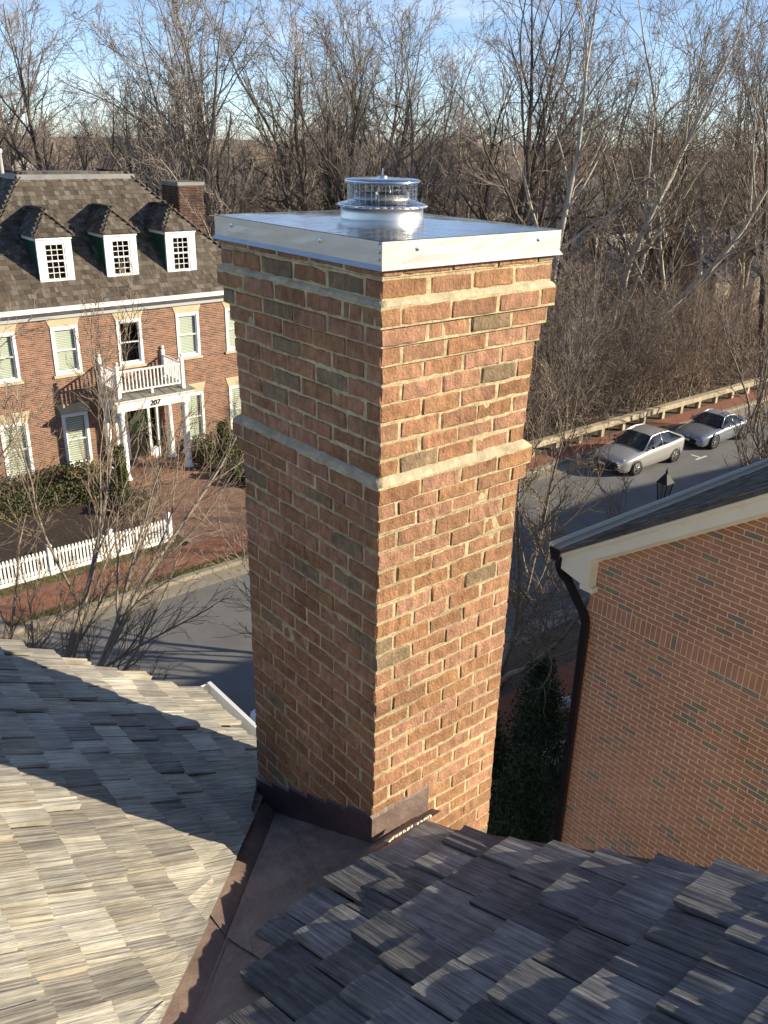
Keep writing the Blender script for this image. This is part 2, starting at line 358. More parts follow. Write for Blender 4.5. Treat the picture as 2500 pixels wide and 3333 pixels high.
while y_ < 26.8:
    x_ = 9.40+(j % 2)*.105
    while x_ < 13.0:
        specs.append((xf((x_+.1, y_+.045, .062), ((1,0,0),(0,1,0),(0,0,1)), (.19, .085, .03+.006*random.random())), random.randrange(4), True)); x_ += .21
    y_ += .103; j += 1
place_pieces('paver', pa, specs, box12b, M['path_brick'], 300, 'pavers')
mk = MB().box(30.15, 30.95, 15.76, 15.86, -.01, .004).box(30.5, 30.6, 15.865, 16.3, -.01, .004); struct(mk.build('parking_mark', M['roadpaint']))

# ------------------------------------------------------------------ hero chimney
ZB = CAM.z-1.0905*.0795/.0677; h = .0795; A_, B_ = 1.017, .796
ch = thing('brick_chimney', 'tall red brick chimney with corbelled top and stainless steel cap', 'chimney', (.4, .5, 0))
rows = []     # (zbottom, ztop, protrusion)
for kk in range(2, 34): rows.append((ZB-kk*h, ZB-(kk-1)*h, 0.0))
rows += [(ZB-.087, ZB-.016, .020), (ZB-.016, ZB+.058, .034)]
up_z = [.078, .153, .221, .297, .372, .447, .520]
for i in range(6): rows.append((ZB+up_z[i], ZB+up_z[i+1], .003+.0018*i))
rows += [(ZB+.520, ZB+.594, .026), (ZB+.594, ZB+.666, .041), (ZB+.666, ZB+.740, .060), (ZB+.760, ZB+.834, .042), (ZB+.834, ZB+.905, .042)]
bv = [bevel_brick(1, .092/.194*1.0, .066/.194, .016, 5, .030, s) for s in range(12)]   # unit length, scaled per brick
for me in bv: me.materials.append(M['brick'])
specs = []; jt = .0095
core = MB()
for ri, (z0, z1, p) in enumerate(sorted(rows)):
    x0, x1, y0, y1 = -p, B_+p, -p, A_+p
    hh = (z1-z0)-jt; zc = (z0+z1)/2
    core.box(x0+.0035, x1-.0035, y0+.0035, y1-.0035, z0-.001, z1+.0005)
    typA = (ri % 2 == 0); D = .092
    nY, nX = 5, 4
    def run(axis, c, a0, a1, n, vis):
        bl_ = (a1-a0-(n-1)*jt)/n
        edges = [a0+i*(bl_+jt) for i in range(n+1)]
        for i in range(n):
            s0 = edges[i] + (random.uniform(-.006, .006) if i > 0 else 0); s1 = edges[i]+bl_
            mid = (s0+s1)/2; L = s1-s0; pr_ = random.uniform(-.0025, .0035); tz = random.uniform(-.0025, .0025)
            sg = random.choice((-1, 1)); hs = hh*random.uniform(.97, 1.03)
            if axis == 'y': specs.append((xf((c, mid, zc+tz), ((0,1,0),(-1,0,0),(0,0,1)), (L*sg, .194*sg*D/.092, .194*hs/.066)), random.randrange(12), vis))
            else: specs.append((xf((mid, c, zc+tz), ((1,0,0),(0,1,0),(0,0,1)), (L*sg, .194*sg*D/.092, .194*hs/.066)), random.randrange(12), vis))
            m = specs[-1][0]; m.translation += Vector((-pr_ if axis == 'y' and c < .2 else 0, -pr_ if axis == 'x' and c < .2 else 0, 0))
    inn = D+jt
    if typA:
        run('y', x0+D/2, y0, y1, nY, True); run('y', x1-D/2, y0, y1, nY, False)
        run('x', y0+D/2, x0+inn, x1-inn, nX-1, True); run('x', y1-D/2, x0+inn, x1-inn, nX-1, False)
    else:
        run('x', y0+D/2, x0, x1, nX, True); run('x', y1-D/2, x0, x1, nX, False)
        run('y', x0+D/2, y0+inn, y1-inn, nY-1, True); run('y', x1-D/2, y0+inn, y1-inn, nY-1, False)
place_pieces('brick', ch, specs, bv, M['brick'], 300, 'bricks')
shift(core, ch).build('mortar_core', M['mortar'], ch)
# bricks below the roof line down to the ground
lowz = ZB-33*h
shift(MB().box(.004, B_-.004, .004, A_-.004, 0, lowz), ch).build('chimney_base', M['wall_brick'], ch)
def wash(z0, p0, z1, p1, name):   # sloping mortar ledge, slightly uneven
    mb = MB(); n = 26; top = []; bot = []
    def ring(p, z, amp):
        pts = []; cs = [(-p,-p),(B_+p,-p),(B_+p,A_+p),(-p,A_+p)]
        for q in range(4):
            a, b = Vector(cs[q]), Vector(cs[(q+1) % 4])
            for i in range(n):
                w = a.lerp(b, i/n); e = 0 if i == 0 else amp
                pts.append((w.x+random.uniform(-e, e), w.y+random.uniform(-e, e), z+random.uniform(-e, e)))
        return pts
    r0 = ring(p0, z0-.004, .001); r1 = ring(p0-.001, z0+.002, .0018); r2 = ring((p0+p1)/2, (z0+z1)/2+.002, .0025); r3 = ring(p1-.004, z1, .0025); m = 4*n
    fs = [(a*m+i, a*m+(i+1) % m, (a+1)*m+(i+1) % m, (a+1)*m+i) for a in range(3) for i in range(m)]
    shift(mb.add(r0+r1+r2+r3, fs), ch).build(name, M['mortar_wash'], ch, smooth=True)
wash(ZB+.060, .030, ZB+.090, .002, 'mortar_ledge')
wash(ZB+.744, .054, ZB+.762, .040, 'mortar_ledge')
# sheet-metal cap
cz0, cz1, cp = ZB+.868, ZB+.957, .056
mb = MB(); n = 10
ctr = (B_/2, A_/2)
def grid_side(a, b, z0, z1, nu, out, wob):
    a, b = Vector(a), Vector(b); o = Vector(out); vs = []; fs = []
    for j in range(4):
        for i in range(nu+1):
            q = a.lerp(b, i/nu); w = 0 if i in (0, nu) or j in (0, 3) else random.uniform(-wob, wob)
            vs.append((q.x+o.x*w, q.y+o.y*w, z0+(z1-z0)*j/3))
    for j in range(3):
        for i in range(nu): fs.append((j*(nu+1)+i, j*(nu+1)+i+1, (j+1)*(nu+1)+i+1, (j+1)*(nu+1)+i))
    return vs, fs
cs = [(-cp,-cp),(B_+cp,-cp),(B_+cp,A_+cp),(-cp,A_+cp)]; outs = [(0,-1),(1,0),(0,1),(-1,0)]
cap = MB()
for q in range(4): cap.add(*grid_side(cs[q], cs[(q+1) % 4], cz0+.012, cz1, 12, outs[q], .0004))
for q in range(4):     # drip flange kicked outwards
    a, b = Vector(cs[q]), Vector(cs[(q+1) % 4]); o = Vector(outs[q]); t_ = (b-a).normalized()
    k0, k1 = a+o*.012-t_*.010, b+o*.012+t_*.010
    cap.add([(a.x,a.y,cz0+.012),(b.x,b.y,cz0+.012),(k1.x,k1.y,cz0-.004),(k0.x,k0.y,cz0-.004)], [(3,2,1,0)])
capo = shift(cap, ch).build('cap_skirt', M['steel_side'], ch)
top = MB(); N_ = 14; vs = []; fs = []
for j in range(N_+1):
    for i in range(N_+1):
        fx, fy = i/N_, j/N_; e = min(fx, 1-fx, fy, 1-fy)
        z = cz1+.002+.05*e*(1 if e < .5 else 1) + (random.uniform(-.0012, .0012) if e > 0 else 0)
        vs.append((-cp+fx*(B_+2*cp), -cp+fy*(A_+2*cp), z))
for j in range(N_):
    for i in range(N_): fs.append((j*(N_+1)+i, j*(N_+1)+i+1, (j+1)*(N_+1)+i+1, (j+1)*(N_+1)+i))
shift(top.add(vs, fs), ch).build('cap_top', M['steel'], ch, smooth=True)
shift(MB().box(.02, B_-.02, .02, A_-.02, ZB+.9, ZB+.94), ch).build('cap_underlay', M['mortar'], ch)
for (yy, zz) in ((.0, .075), (.0, .045), (.0, .02)):     # corner rivets and fixing screws
    shift(MB().lathe([(.0055,0),(.004,-.004),(0.0005,-.005)], (-cp-.0005, -cp+.016, cz0+.012+zz*.95), 8, 'x'), ch).build('rivet', M['steel_side'], ch)
for q in ((-cp, .30), (-cp, .93)):
    shift(MB().lathe([(.010,0),(.008,-.002),(.004,-.003),(.0035,-.006),(.0005,-.007)], (q[0]-.0005, q[1], cz0+.06), 10, 'x'), ch).build('fixing_screw', M['wire'], ch)
for q in (.10, .72):
    shift(MB().lathe([(.010,0),(.008,-.002),(.004,-.003),(.0035,-.006),(.0005,-.007)], (q, -cp-.0005, cz0+.06), 10, 'y'), ch).build('fixing_screw', M['wire'], ch)
# flue vent
vx, vy, vz = .405, .515, cz1+.004
vn = thing('flue_vent', 'round stainless flue vent with wire mesh cage and lid on the chimney cap', 'chimney vent', (vx, vy, vz))
MB().lathe([(.182,-.012),(.178,0),(.176,.055),(.176,.082),(.186,.084),(.188,.092),(.180,.096)], (0,0,0), 48, cap=False).build('collar', M['steel_side'], vn, True)
MB().lathe([(.190,.094),(.193,.099),(.178,.108),(.160,.114),(.135,.128),(.118,.130)], (0,0,0), 48, cap=False).build('storm_collar', M['steel'], vn, True)
MB().lathe([(.120,.118),(.118,.160),(.112,.160),(.112,.12)], (0,0,0), 40, cap=False).build('flue_pipe', M['steel_side'], vn, True)
MB().lathe([(.001,.226),(.150,.222),(.160,.222),(.161,.238),(.150,.246),(.130,.249),(.05,.253),(.001,.254)], (0,0,0), 48, cap=False).build('lid', M['steel'], vn, True)
MB().lathe([(.022,.25),(.02,.262),(.009,.266),(.006,.268)], (0,0,0), 12).build('lid_nut', M['wire'], vn, True)
MB().tube([(0,0,.26),(0,0,.305)], .0025, 6).build('threaded_rod', M['wire'], vn)
cg = MB(); rc = .147
for i in range(32):
    a = 2*math.pi*i/32; cg.tube([(rc*math.cos(a), rc*math.sin(a), .108), (rc*math.cos(a), rc*math.sin(a), .228)], .0016, 4)
for zz in (.132, .162, .192, .216):
    cg.tube([(rc*math.cos(2*math.pi*i/36), rc*math.sin(2*math.pi*i/36), zz) for i in range(37)], .0016, 4, False)
cg.build('wire_cage', M['wire'], vn)
for a in (.6, 2.2, 3.8, 5.2):
    c, s = math.cos(a), math.sin(a)
    MB().tube([(.115*c,.115*s,.135),(.112*c,.112*s,.175),(.09*c,.09*s,.205),(.05*c,.05*s,.224)], .0055, 6).build('lid_strap', M['steel_side'], vn)
sp = MB()
for i in range(40):
    a = 2*math.pi*i/40; r_ = .187+random.uniform(-.004, .006); sp.lathe([(.0005,-.006),(.011*random.uniform(.6,1.2),0),(.0005,.006)], (r_*math.cos(a), r_*math.sin(a), .094+random.uniform(-.003,.003)), 6)
sp.build('sealant_bead', M['silicone'], vn, kind='stuff')

vn.scale = (.955, .955, .66)

# ------------------------------------------------------------------ our house: roofs, flashing
oh = thing('townhouse', 'townhouse with weathered cedar shingle roof and copper valley round the chimney', 'house', (-4, -3, 0))
Zm, tm = 9.18, .50          # main slope z = Zm - tm*Y
Zl, sl = 8.77, .56          # gable slope z = Zl - sl*X
mainz = lambda y: Zm-tm*y
leftz = lambda x: Zl-sl*x
valX = lambda y: (y-(Zm-Zl)/tm)/(sl/tm)
valY = lambda x: (Zm-Zl)/tm+(sl/tm)*x
XR, YR = -4.2, -6.0
def shingle(O, eu, ev, en, u00, u01, u10, u11, v0, v1, th, name, mat, parent):
    nu, nv = 7, 3; r = random
    ridge = [r.uniform(-.0030, .0030)*(1+2.0*(r.random() < .12)) for _ in range(nu+1)]
    lift = r.uniform(0, .009)+(.012 if r.random() < .16 else 0); tilt = r.uniform(-.007, .007); cup = r.uniform(-.004, .007)
    dv = r.uniform(-.008, .010); skew = r.uniform(-.006, .006)
    V = []; F = []
    for j in range(nv+1):
        t = j/nv
        for i in range(nu+1):
            s_ = i/nu; ul = u00*(1-t)+u10*t; ur = u01*(1-t)+u11*t; uu = ul+(ur-ul)*s_
            v = v0+(v1-v0)*t + (1-t)*(dv+skew*(s_-.5)*2+(r.uniform(-.0025, .0025) if j == 0 else 0))
            hh = th*1.8*(1-t)+th*.35*t + lift*(1-t)+tilt*(s_-.5)*2*(1-t)+cup*(4*(s_-.5)**2)*(1-t) + ridge[i]*(1-.35*t)
            V.append(O+eu*uu+ev*v+en*hh)
    nT = len(V)
    for i in range(nu+1): V.append(V[i]-en*th*r.uniform(.95, 1.15)+ev*.002)      # butt bottom
    for j in (1, 2, 3):
        for i in (0, nu): V.append(V[j*(nu+1)+i]-en*th*(1.05-.3*j))
    for j in range(nv):
        for i in range(nu): F.append((j*(nu+1)+i, j*(nu+1)+i+1, (j+1)*(nu+1)+i+1, (j+1)*(nu+1)+i))
    for i in range(nu): F.append((nT+i, nT+i+1, i+1, i))
    b0 = [nT, nT+nu+1, nT+nu+3, nT+nu+5]; b1 = [nT+nu, nT+nu+2, nT+nu+4, nT+nu+6]
    for j in range(nv):
        F.append(((j)*(nu+1), (j+1)*(nu+1), b0[j+1], b0[j])); F.append(((j+1)*(nu+1)+nu, j*(nu+1)+nu, b1[j], b1[j+1]))
    me = bpy.data.meshes.new(name); off = Vector(parent_world(parent)); me.from_pydata([tuple(p-off) for p in V], [], F); me.update()
    return link(name, me, mat, parent)
def parent_world(o):
    v = Vector((0,0,0))
    while o is not None: v += Vector(o.location); o = o.parent
    return v
# decks
mb = MB(); e = .004
mainpoly = [(-6.5, valY(-6.5)+0), (valX(.95), .95), (-.002, .95), (-.002, -.03), (.25, -.03), (.62, -2.5), (1.1, YR), (-6.5, YR)]
mb.add([(x, y, mainz(y)-.004) for x, y in mainpoly], [tuple(range(len(mainpoly)))])
deck_main = shift(mb, oh).build('main_roof_deck', M['deck'], oh)
rakeY = lambda x: 2.36-.37*(x-.26)
lp = [(XR, valY(XR)), (-.05, valY(-.05)), (-.05, 1.03), (.28, 1.03), (.28, rakeY(.28)), (XR, rakeY(XR))]
deck_gab = shift(MB().add([(x, y, leftz(x)-.004) for x, y in lp], [tuple(range(len(lp)))]), oh).build('gable_roof_deck', M['deck'], oh)
eu, ev, en = Vector((1,0,0)), Vector((0,-1,tm)).normalized(), Vector((0,tm,1)).normalized()
O = Vector((0,0,Zm)); ex = .232
vi = .17*math.sqrt(1+tm*tm); i = 0
while True:
    v0 = vi+i*ex; y0 = -v0/math.sqrt(1+tm*tm)
    if y0 < -2.6: break
    xl = max(valX(y0)+.17, -4.0) + random.uniform(-.03, .03)
    if y0 > -.3: xl = -.73
    xr = .20-.155*(y0+.1)+random.uniform(-.012, .012)
    uu = xl
    while uu < xr-.03:
        w = random.choice((.14, .18, .205, .225, .25, .27))*random.uniform(.95, 1.05)
        if xr-(uu+w) < .07: w = xr-uu
        if uu+w > -1.6:
            vt = v0+ex*2.0
            if i == 0 and -.03 < uu+w and uu < .24: vt = min(vt, v0+ex*2)
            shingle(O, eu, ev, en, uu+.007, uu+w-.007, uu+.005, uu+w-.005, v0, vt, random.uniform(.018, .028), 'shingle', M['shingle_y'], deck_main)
        uu += w
    i += 1
eu, ev, en = Vector((0,1,0)), Vector((-1,0,sl)).normalized(), Vector((sl,0,1)).normalized()
O = Vector((0,0,Zl)); ex = .195; c_ = math.sqrt(1+sl*sl); i = 0
while True:
    x0 = .315-i*ex/c_; v0 = -x0*c_; v1 = v0+ex*2.0; x1 = -v1/c_
    if x0 < -2.75: break
    ya, yb = valY(x0)+.15, valY(x1)+.15
    if x0 > -.04: ya = max(ya, 1.03)
    if x1 > -.04: yb = max(yb, 1.03)
    ye = rakeY(x0)+random.uniform(-.015, .015)
    uu = ye; first = True
    while uu > ya+.02:
        w = random.choice((.095, .12, .14, .16, .18, .20))*random.uniform(.95, 1.05)
        lo = uu-w; last = lo < ya+.05
        if last: lo = ya
        l0, l1 = (ya, min(yb, uu-.03)) if last else (max(lo, ya), max(lo, yb))
        if l1 < uu-.01 and l0 < uu-.01:
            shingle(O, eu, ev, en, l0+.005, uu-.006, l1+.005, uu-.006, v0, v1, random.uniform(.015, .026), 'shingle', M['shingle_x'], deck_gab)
        uu = lo
    i += 1
# copper: pan on the main slope, flange on the gable slope, older valley liner
def on_main(x, y, lift): n = Vector((0,tm,1)).normalized(); return Vector((x, y, mainz(y)))+n*lift
def on_left(x, y, lift): n = Vector((sl,0,1)).normalized(); return Vector((x, y, leftz(x)))+n*lift
def strip(a, b, n): return [a+(b-a)*i/n for i in range(n+1)]
mb = MB(); xs = strip(-.80, 0.0, 16); vs = []; fs = []
for i, x in enumerate(xs):
    yv = valY(x)-.0; y0 = -.30 if x > -.7 else valY(x)-.40
    for j in range(9):
        y = y0+(min(yv, .98)-y0)*j/8; w = random.uniform(-.002, .002)
        vs.append(on_main(x, y, .020+w+.004*(j == 8)))
for i in range(16):
    for j in range(8): fs.append((i*9+j, (i+1)*9+j, (i+1)*9+j+1, i*9+j+1))
mb.add(vs, fs)
mb.add([on_main(0,-.012,.02), on_main(.26,-.012,.03), on_main(.26,-.28,.012), on_main(0,-.28,.012)], [(3,2,1,0)])
pan = shift(mb, oh).build('copper_pan', M['copper'], oh)
mb = MB(); vs = []; fs = []; xs = strip(-.80, .16, 20)
for i, x in enumerate(xs):
    for j in range(4):
        y = valY(x)+(.19)*j/3*(1+random.uniform(-.02, .02)); y = min(y, 1.2) if x > -.02 else y
        vs.append(on_left(x, y, .009+.002*(j in (1, 2))+random.uniform(-.001, .001)))
for i in range(20):
    for j in range(3): fs.append((i*4+j, (i+1)*4+j, (i+1)*4+j+1, i*4+j+1))
shift(mb.add(vs, fs), oh).build('copper_flange', M['copper'], oh)
mb = MB(); vs = []; fs = []; xs = strip(-3.6, -.74, 40)
for i, x in enumerate(xs):
    yv = valY(x); jit = lambda: random.uniform(-.004, .004)
    pts = [on_left(x, yv+.19, .004), on_left(x, yv+.10+jit()*.3, .006), on_left(x, yv+.02, .006), on_left(x, yv+.006, .014+jit()), on_main(x, yv-.006, .014+jit()), on_main(x, yv-.02, .012), on_main(x, yv-.14, .012), on_main(x, yv-.66, .008)]
    vs += pts
for i in range(40):
    for j in range(7): fs.append((i*8+j, i*8+j+1, (i+1)*8+j+1, (i+1)*8+j))
shift(mb.add(vs, fs), oh).build('valley_liner', M['copper'], oh)
# step flashing up the shaded face and apron on the lit face
for i in range(6):
    ya, yb = i*.168-.004, min((i+1)*.168+.012, A_+.004); zt = ZB-1.575-i*.0795+.004; zb = lambda y: mainz(y)+.012
    mb = MB(); x = -.010-.0012*(i % 2)
    mb.add([(x,ya,zb(ya)),(x,yb,zb(yb)),(x,yb,zt-.055),(x,ya,zt)], [(3,2,1,0)])
    mb.add([(x,ya,zt),(x,yb,zt-.055),(.004,yb,zt-.050),(.004,ya,zt+.005)], [(3,2,1,0)])
    shift(mb, oh).build('step_flashing', M['copper_dark'], oh)
mb = MB(); y = -.011; zt = ZB-1.568
mb.add([(-.012,y,mainz(0)+.006),(.335,y,mainz(0)+.006),(.335,y,zt+.006),(-.012,y,zt)], [(0,1,2,3)])
mb.add([(-.012,y,zt),(.335,y,zt+.006),(.335,.004,zt+.016),(-.012,.004,zt+.010)], [(0,1,2,3)])
mb.add([(.335,y,mainz(0)),(.340,.004,mainz(0)),(.340,.004,zt+.016),(.335,y,zt+.006)], [(0,1,2,3)])
vs = [(-.012,y,mainz(0)+.03),(.36,y,mainz(0)+.03)]+[tuple(on_main(.36,-.09,.022)), tuple(on_main(-.06,-.09,.022))]
mb.add(vs, [(0,1,2,3)])
shift(mb, oh).build('apron_flashing', M['copper'], oh)
mb = MB()
for i in range(26):
    x = .03+i*.0105+random.uniform(-.003,.003); mb.lathe([(.0005,-.006),(random.uniform(.006,.013),0),(.0005,.007)], tuple(on_main(x, -.075-random.uniform(0,.012), .026)), 6)
shift(mb, oh).build('sealant_bead', M['silicone'], oh, kind='stuff')
# eaves gutter of the gable
gx, gz = .30, leftz(.28)-.10
mb = MB().box(gx, gx+.004, 1.05, rakeY(.3)+.03, gz-.03, gz+.085).box(gx, gx+.125, 1.05, rakeY(.3)+.03, gz-.034, gz-.030).box(gx+.121, gx+.125, 1.05, rakeY(.3)+.03, gz-.03, gz+.095)
mb.box(gx+.108, gx+.135, 1.05, rakeY(.3)+.032, gz+.092, gz+.101).box(gx, gx+.13, rakeY(.3)+.026, rakeY(.3)+.030, gz-.03, gz+.095)
shift(mb, oh).build('gutter', M['white'], oh)
# walls under the roofs, gable end, other slopes
mb = MB().box(XR*2+.5, .10, -11.6, -.2, 0, 8.9).box(XR*2+.5, .02, -.19, 1.0, 0, 8.55)
mb.hexa([(-8.1,-11.6,8.91),(.1,-11.6,8.91),(.1,-.6,8.91),(-8.1,-.6,8.91),(-8.1,-6.3,11.9),(.1,-6.3,11.9),(.1,-5.7,11.9),(-8.1,-5.7,11.9)])
gb = MB().add([(.16,2.05,0),(XR*2-.16,2.05,0),(XR*2-.16,2.05,leftz(.28)-.1),(XR,2.05,leftz(XR)-.12),(.16,2.05,leftz(.28)-.1), (.16,1.02,0),(.16,1.02,leftz(.28)-.1)], [(0,1,2,3,4),(5,0,4,6)])
shift(mb, oh).build('wall', M['cream'], oh); shift(gb, oh).build('gable_wall', M['wall_brick'], oh)  # wall out of view; pale cream chosen to bounce light onto the neighbouring gable
mb = MB().add([(-9.4, YR, mainz(YR)), (1.1, YR, mainz(YR)), (.6, -12.2, mainz(YR)-.5*6.2), (-9.4, -12.2, mainz(YR)-.5*6.2)], [(3,2,1,0)])
mb.add([(XR, valY(XR)-.8, leftz(XR)), (XR, rakeY(XR), leftz(XR)), (XR*2-.3, rakeY(XR), leftz(-.3+.56)), (XR*2-.3, -.5, leftz(-.3+.56))], [(0,1,2,3)])
shift(mb, oh).build('rear_roof', M['dark_roof'], oh)
rb = MB(); rb.bar((.26, rakeY(.26)+.0, leftz(.26)-.10), (XR, rakeY(XR), leftz(XR)-.10), .025, .16)
shift(rb, oh).build('rake_board', M['white'], oh)
rb = MB(); rb.bar((.20, -.10, mainz(-.1)-.11), (.60, -2.6, mainz(-2.6)-.11), .025, .18); shift(rb, oh).build('rake_board', M['white'], oh)

# ------------------------------------------------------------------ neighbouring gable-end house
XW, YC = 5.9, 3.14; EZ, EY, RP = 7.68, 3.50, .67      # eaves height, eaves y, roof pitch
roofz = lambda y: EZ+RP*(EY-y)
RIDGE = -2.1
def gable_house(x0, x1, label, front, detail, dz=0):
    g = thing('gable_house', label, 'house', (x0, 0, 0))
    yb = 2*RIDGE-YC
    mb = MB(); top = lambda y: roofz(max(y, 2*RIDGE-y))-.20
    prof = [(YC, 0), (YC, top(YC)), (RIDGE, top(RIDGE)), (yb, top(yb)), (yb, 0)]
    i_ = .003 if detail else 0
    vs = [(x0+i_, y if y < 3 else y-i_, z) for y, z in prof]+[(x1, y if y < 3 else y-i_, z) for y, z in prof]
    mb.add(vs, [(0,1,2,3,4), (9,8,7,6,5), (0,5,6,1), (3,8,9,4), (1,6,7,2), (2,7,8,3)])
    wall = shift(mb, g).build('wall', M['wall_mortar'] if detail else M['wall_brick'], g)
    rf = MB(); ov = .20; t = .05
    for sgn in (1, -1):
        ye = EY if sgn > 0 else 2*RIDGE-EY
        p = [(x0-ov, ye, EZ), (x1+ov, ye, EZ), (x1+ov, RIDGE, roofz(RIDGE)), (x0-ov, RIDGE, roofz(RIDGE))]
        rf.hexa([(a, b, c-t) for a, b, c in p]+p)
    roof = shift(rf, g).build('roof', M['dark_roof'], g); g.location.z = dz
    return g, wall, roof
gh, wall, roof = gable_house(XW, 15.2, 'red brick gable-end house with cream rake board and dark downspout', True, True)
specs = []; bw12 = [simple_box_mesh(.012, s+30) for s in range(4)]
topw = lambda y: roofz(max(y, 2*RIDGE-y))-.24
sol_z = 7.0                    # soldier band
nrow = int((roofz(RIDGE))/.0677)
sol_k = int(7.02/.0677)        # three courses replaced by a soldier course
for r_ in range(0, nrow):
    z0 = r_*.0677; zc = z0+.0677/2
    if sol_k <= r_ < sol_k+3: continue
    y = YC-(.1016 if r_ % 2 else .2032)-(-.0)
    first = True; yy = YC
    while yy > 2*RIDGE-YC:
        L = .2032 if not (first and r_ % 2) else .1016
        first = False; ym = yy-L/2
        if zc+.02 < topw(ym): specs.append((xf((XW+.035+random.uniform(-.001,.001), ym, zc), ((0,1,0),(-1,0,0),(0,0,1)), (L-.0115, .07, .0562)), random.randrange(4), True))
        yy -= L
z0 = sol_k*.0677; yy = YC
while yy > 2*RIDGE-YC:
    specs.append((xf((XW+.035, yy-.0339, z0+.1016), ((0,1,0),(-1,0,0),(0,0,1)), (.0562, .07, .192)), random.randrange(4), True)); yy -= .0677
place_pieces('brick', gh, specs, bw12, M['wall_brick'], 300, 'bricks')
# street front of that house, coursed the same way (seen edge-on)
specs = []
for r_ in range(int(7.1/.0677)):
    for c in range(0, 6): specs.append((xf((XW+.1+(r_ % 2)*.1016+c*.2032, YC-.035, r_*.0677+.034), ((1,0,0),(0,1,0),(0,0,1)), (.1917, .07, .0562)), random.randrange(4), False))
place_pieces('brick', gh, specs, bw12, M['wall_brick'], 0, 'front_bricks')
# cream rake board with mouldings, soffit, cornice return
def rake(xa, xb, d0, d1, name, ya=EY-.01, yb=RIDGE, m='cream'):
    mb = MB(); mb.hexa([(xa,ya,roofz(ya)-d1),(xb,ya,roofz(ya)-d1),(xb,yb,roofz(yb)-d1),(xa,yb,roofz(yb)-d1),(xa,ya,roofz(ya)-d0),(xb,ya,roofz(ya)-d0),(xb,yb,roofz(yb)-d0),(xa,yb,roofz(yb)-d0)])
    return shift(mb, gh).build(name, M[m], gh)
rake(XW-.155, XW-.125, .095, .265, 'rake_board')
rake(XW-.185, XW-.124, .052, .098, 'rake_moulding')
rake(XW-.165, XW-.1245, .098, .112, 'rake_moulding')
rake(XW-.125, XW+.02,   .225, .250, 'soffit', EY-.30)
rake(XW-.075, XW-.002, .235, .320, 'frieze_board', YC-.02)
mb = MB()      # boxed return at the eaves
mb.add([(XW-.15,EY-.02,EZ-.10),(XW-.15,EY-.02,EZ-.26),(XW-.15,YC-.07,EZ-.36),(XW-.15,YC-.07,roofz(YC-.07)-.16),
        (XW+.01,EY-.02,EZ-.10),(XW+.01,EY-.02,EZ-.26),(XW+.01,YC-.07,EZ-.36),(XW+.01,YC-.07,roofz(YC-.07)-.16)], [(0,1,2,3),(7,6,5,4),(0,4,5,1),(1,5,6,2),(2,6,7,3),(3,7,4,0)])
shift(mb, gh).build('cornice_return', M['cream'], gh)
shift(MB().box(XW-.10, XW+.02, YC-.10, YC+.09, EZ-.43, EZ-.36), gh).build('cornice_bracket', M['cream'], gh)
shift(MB().box(XW+.012, 15.2, YC+.002, EY-.02, EZ-.30, EZ-.26).box(XW+.012, 15.2, EY-.04, EY-.02, EZ-.26, EZ-.06), gh).build('eaves_soffit', M['cream'], gh)
# K-style gutter: cream outer lip, dark end cap
mb = MB().box(XW-.20, 15.4, EY+.005, EY+.012, EZ+.035-.13, EZ+.035-.01).box(XW-.20, 15.4, EY+.012, EY+.12, EZ+.035-.135, EZ+.035-.13)
mb.add([(XW-.2,EY+.12,EZ+.035-.135),(15.4,EY+.12,EZ+.035-.135),(15.4,EY+.165,EZ+.035-.03),(XW-.2,EY+.165,EZ+.035-.03)], [(0,1,2,3)])
for q in range(3): mb.box(XW-.2, 15.4, EY+.120+q*.018, EY+.132+q*.018, EZ+.035-.032+q*.009, EZ+.035-.004+q*.008)
shift(mb, gh).build('gutter', M['cream'], gh)
mb = MB().hexa([(XW-.215,EY+.0,EZ-.15),(XW-.19,EY+.0,EZ-.15),(XW-.19,EY+.11,EZ-.15),(XW-.215,EY+.11,EZ-.15),(XW-.215,EY+.0,EZ-.0),(XW-.19,EY+.0,EZ-.0),(XW-.19,EY+.155,EZ+.0),(XW-.215,EY+.155,EZ+.0)])
mb.box(XW-.19, XW-.06, EY+.015, EY+.125, EZ-.165, EZ-.137)
shift(mb, gh).build('gutter_end_cap', M['brown_metal'], gh)
def rect_tube(pts, w, d):
    mb = MB(); vs = []; fs = []
    for i, p in enumerate(pts):
        p = Vector(p); a = Vector(pts[max(i-1,0)]); b = Vector(pts[min(i+1,len(pts)-1)]); dd = (b-a).normalized()
        ux = Vector((1,0,0)); ux = (ux-dd*ux.dot(dd)).normalized(); uy = dd.cross(ux)
        k_ = 1.06 if (i % 2 and 1 < i < len(pts)-2) else 1.0
        vs += [p+ux*w/2*sx*k_+uy*d/2*sy*k_ for sx, sy in ((-1,-1),(1,-1),(1,1),(-1,1))]
    for i in range(len(pts)-1):
        for q in range(4): fs.append((i*4+q, i*4+(q+1) % 4, (i+1)*4+(q+1) % 4, (i+1)*4+q))
    fs += [(3,2,1,0), tuple(len(vs)-4+q for q in range(4))]
    return mb.add(vs, fs)
path = [(XW-.10, EY+.06, EZ-.15), (XW-.10, EY+.06, EZ-.26)]
for i in range(1, 9): t = i/8; path.append((XW-.10+.04*t, EY+.06-.02*t-.10*t*t, EZ-.26-.16*t))
for i in range(1, 4): t = i/3; path.append((XW-.06, EY-.06-.22*t, EZ-.42-.26*t))
for i in range(1, 9): t = i/8; path.append((XW-.055, EY-.28-.15*t*(1-t*.5)-.04*t, EZ-.68-.20*t))
path += [(XW-.055, EY-.395, EZ-1.0), (XW-.055, EY-.395, 4), (XW-.055, EY-.395, .2)]
shift(rect_tube(path, .065, .085), gh).build('downspout', M['brown_metal'], gh)
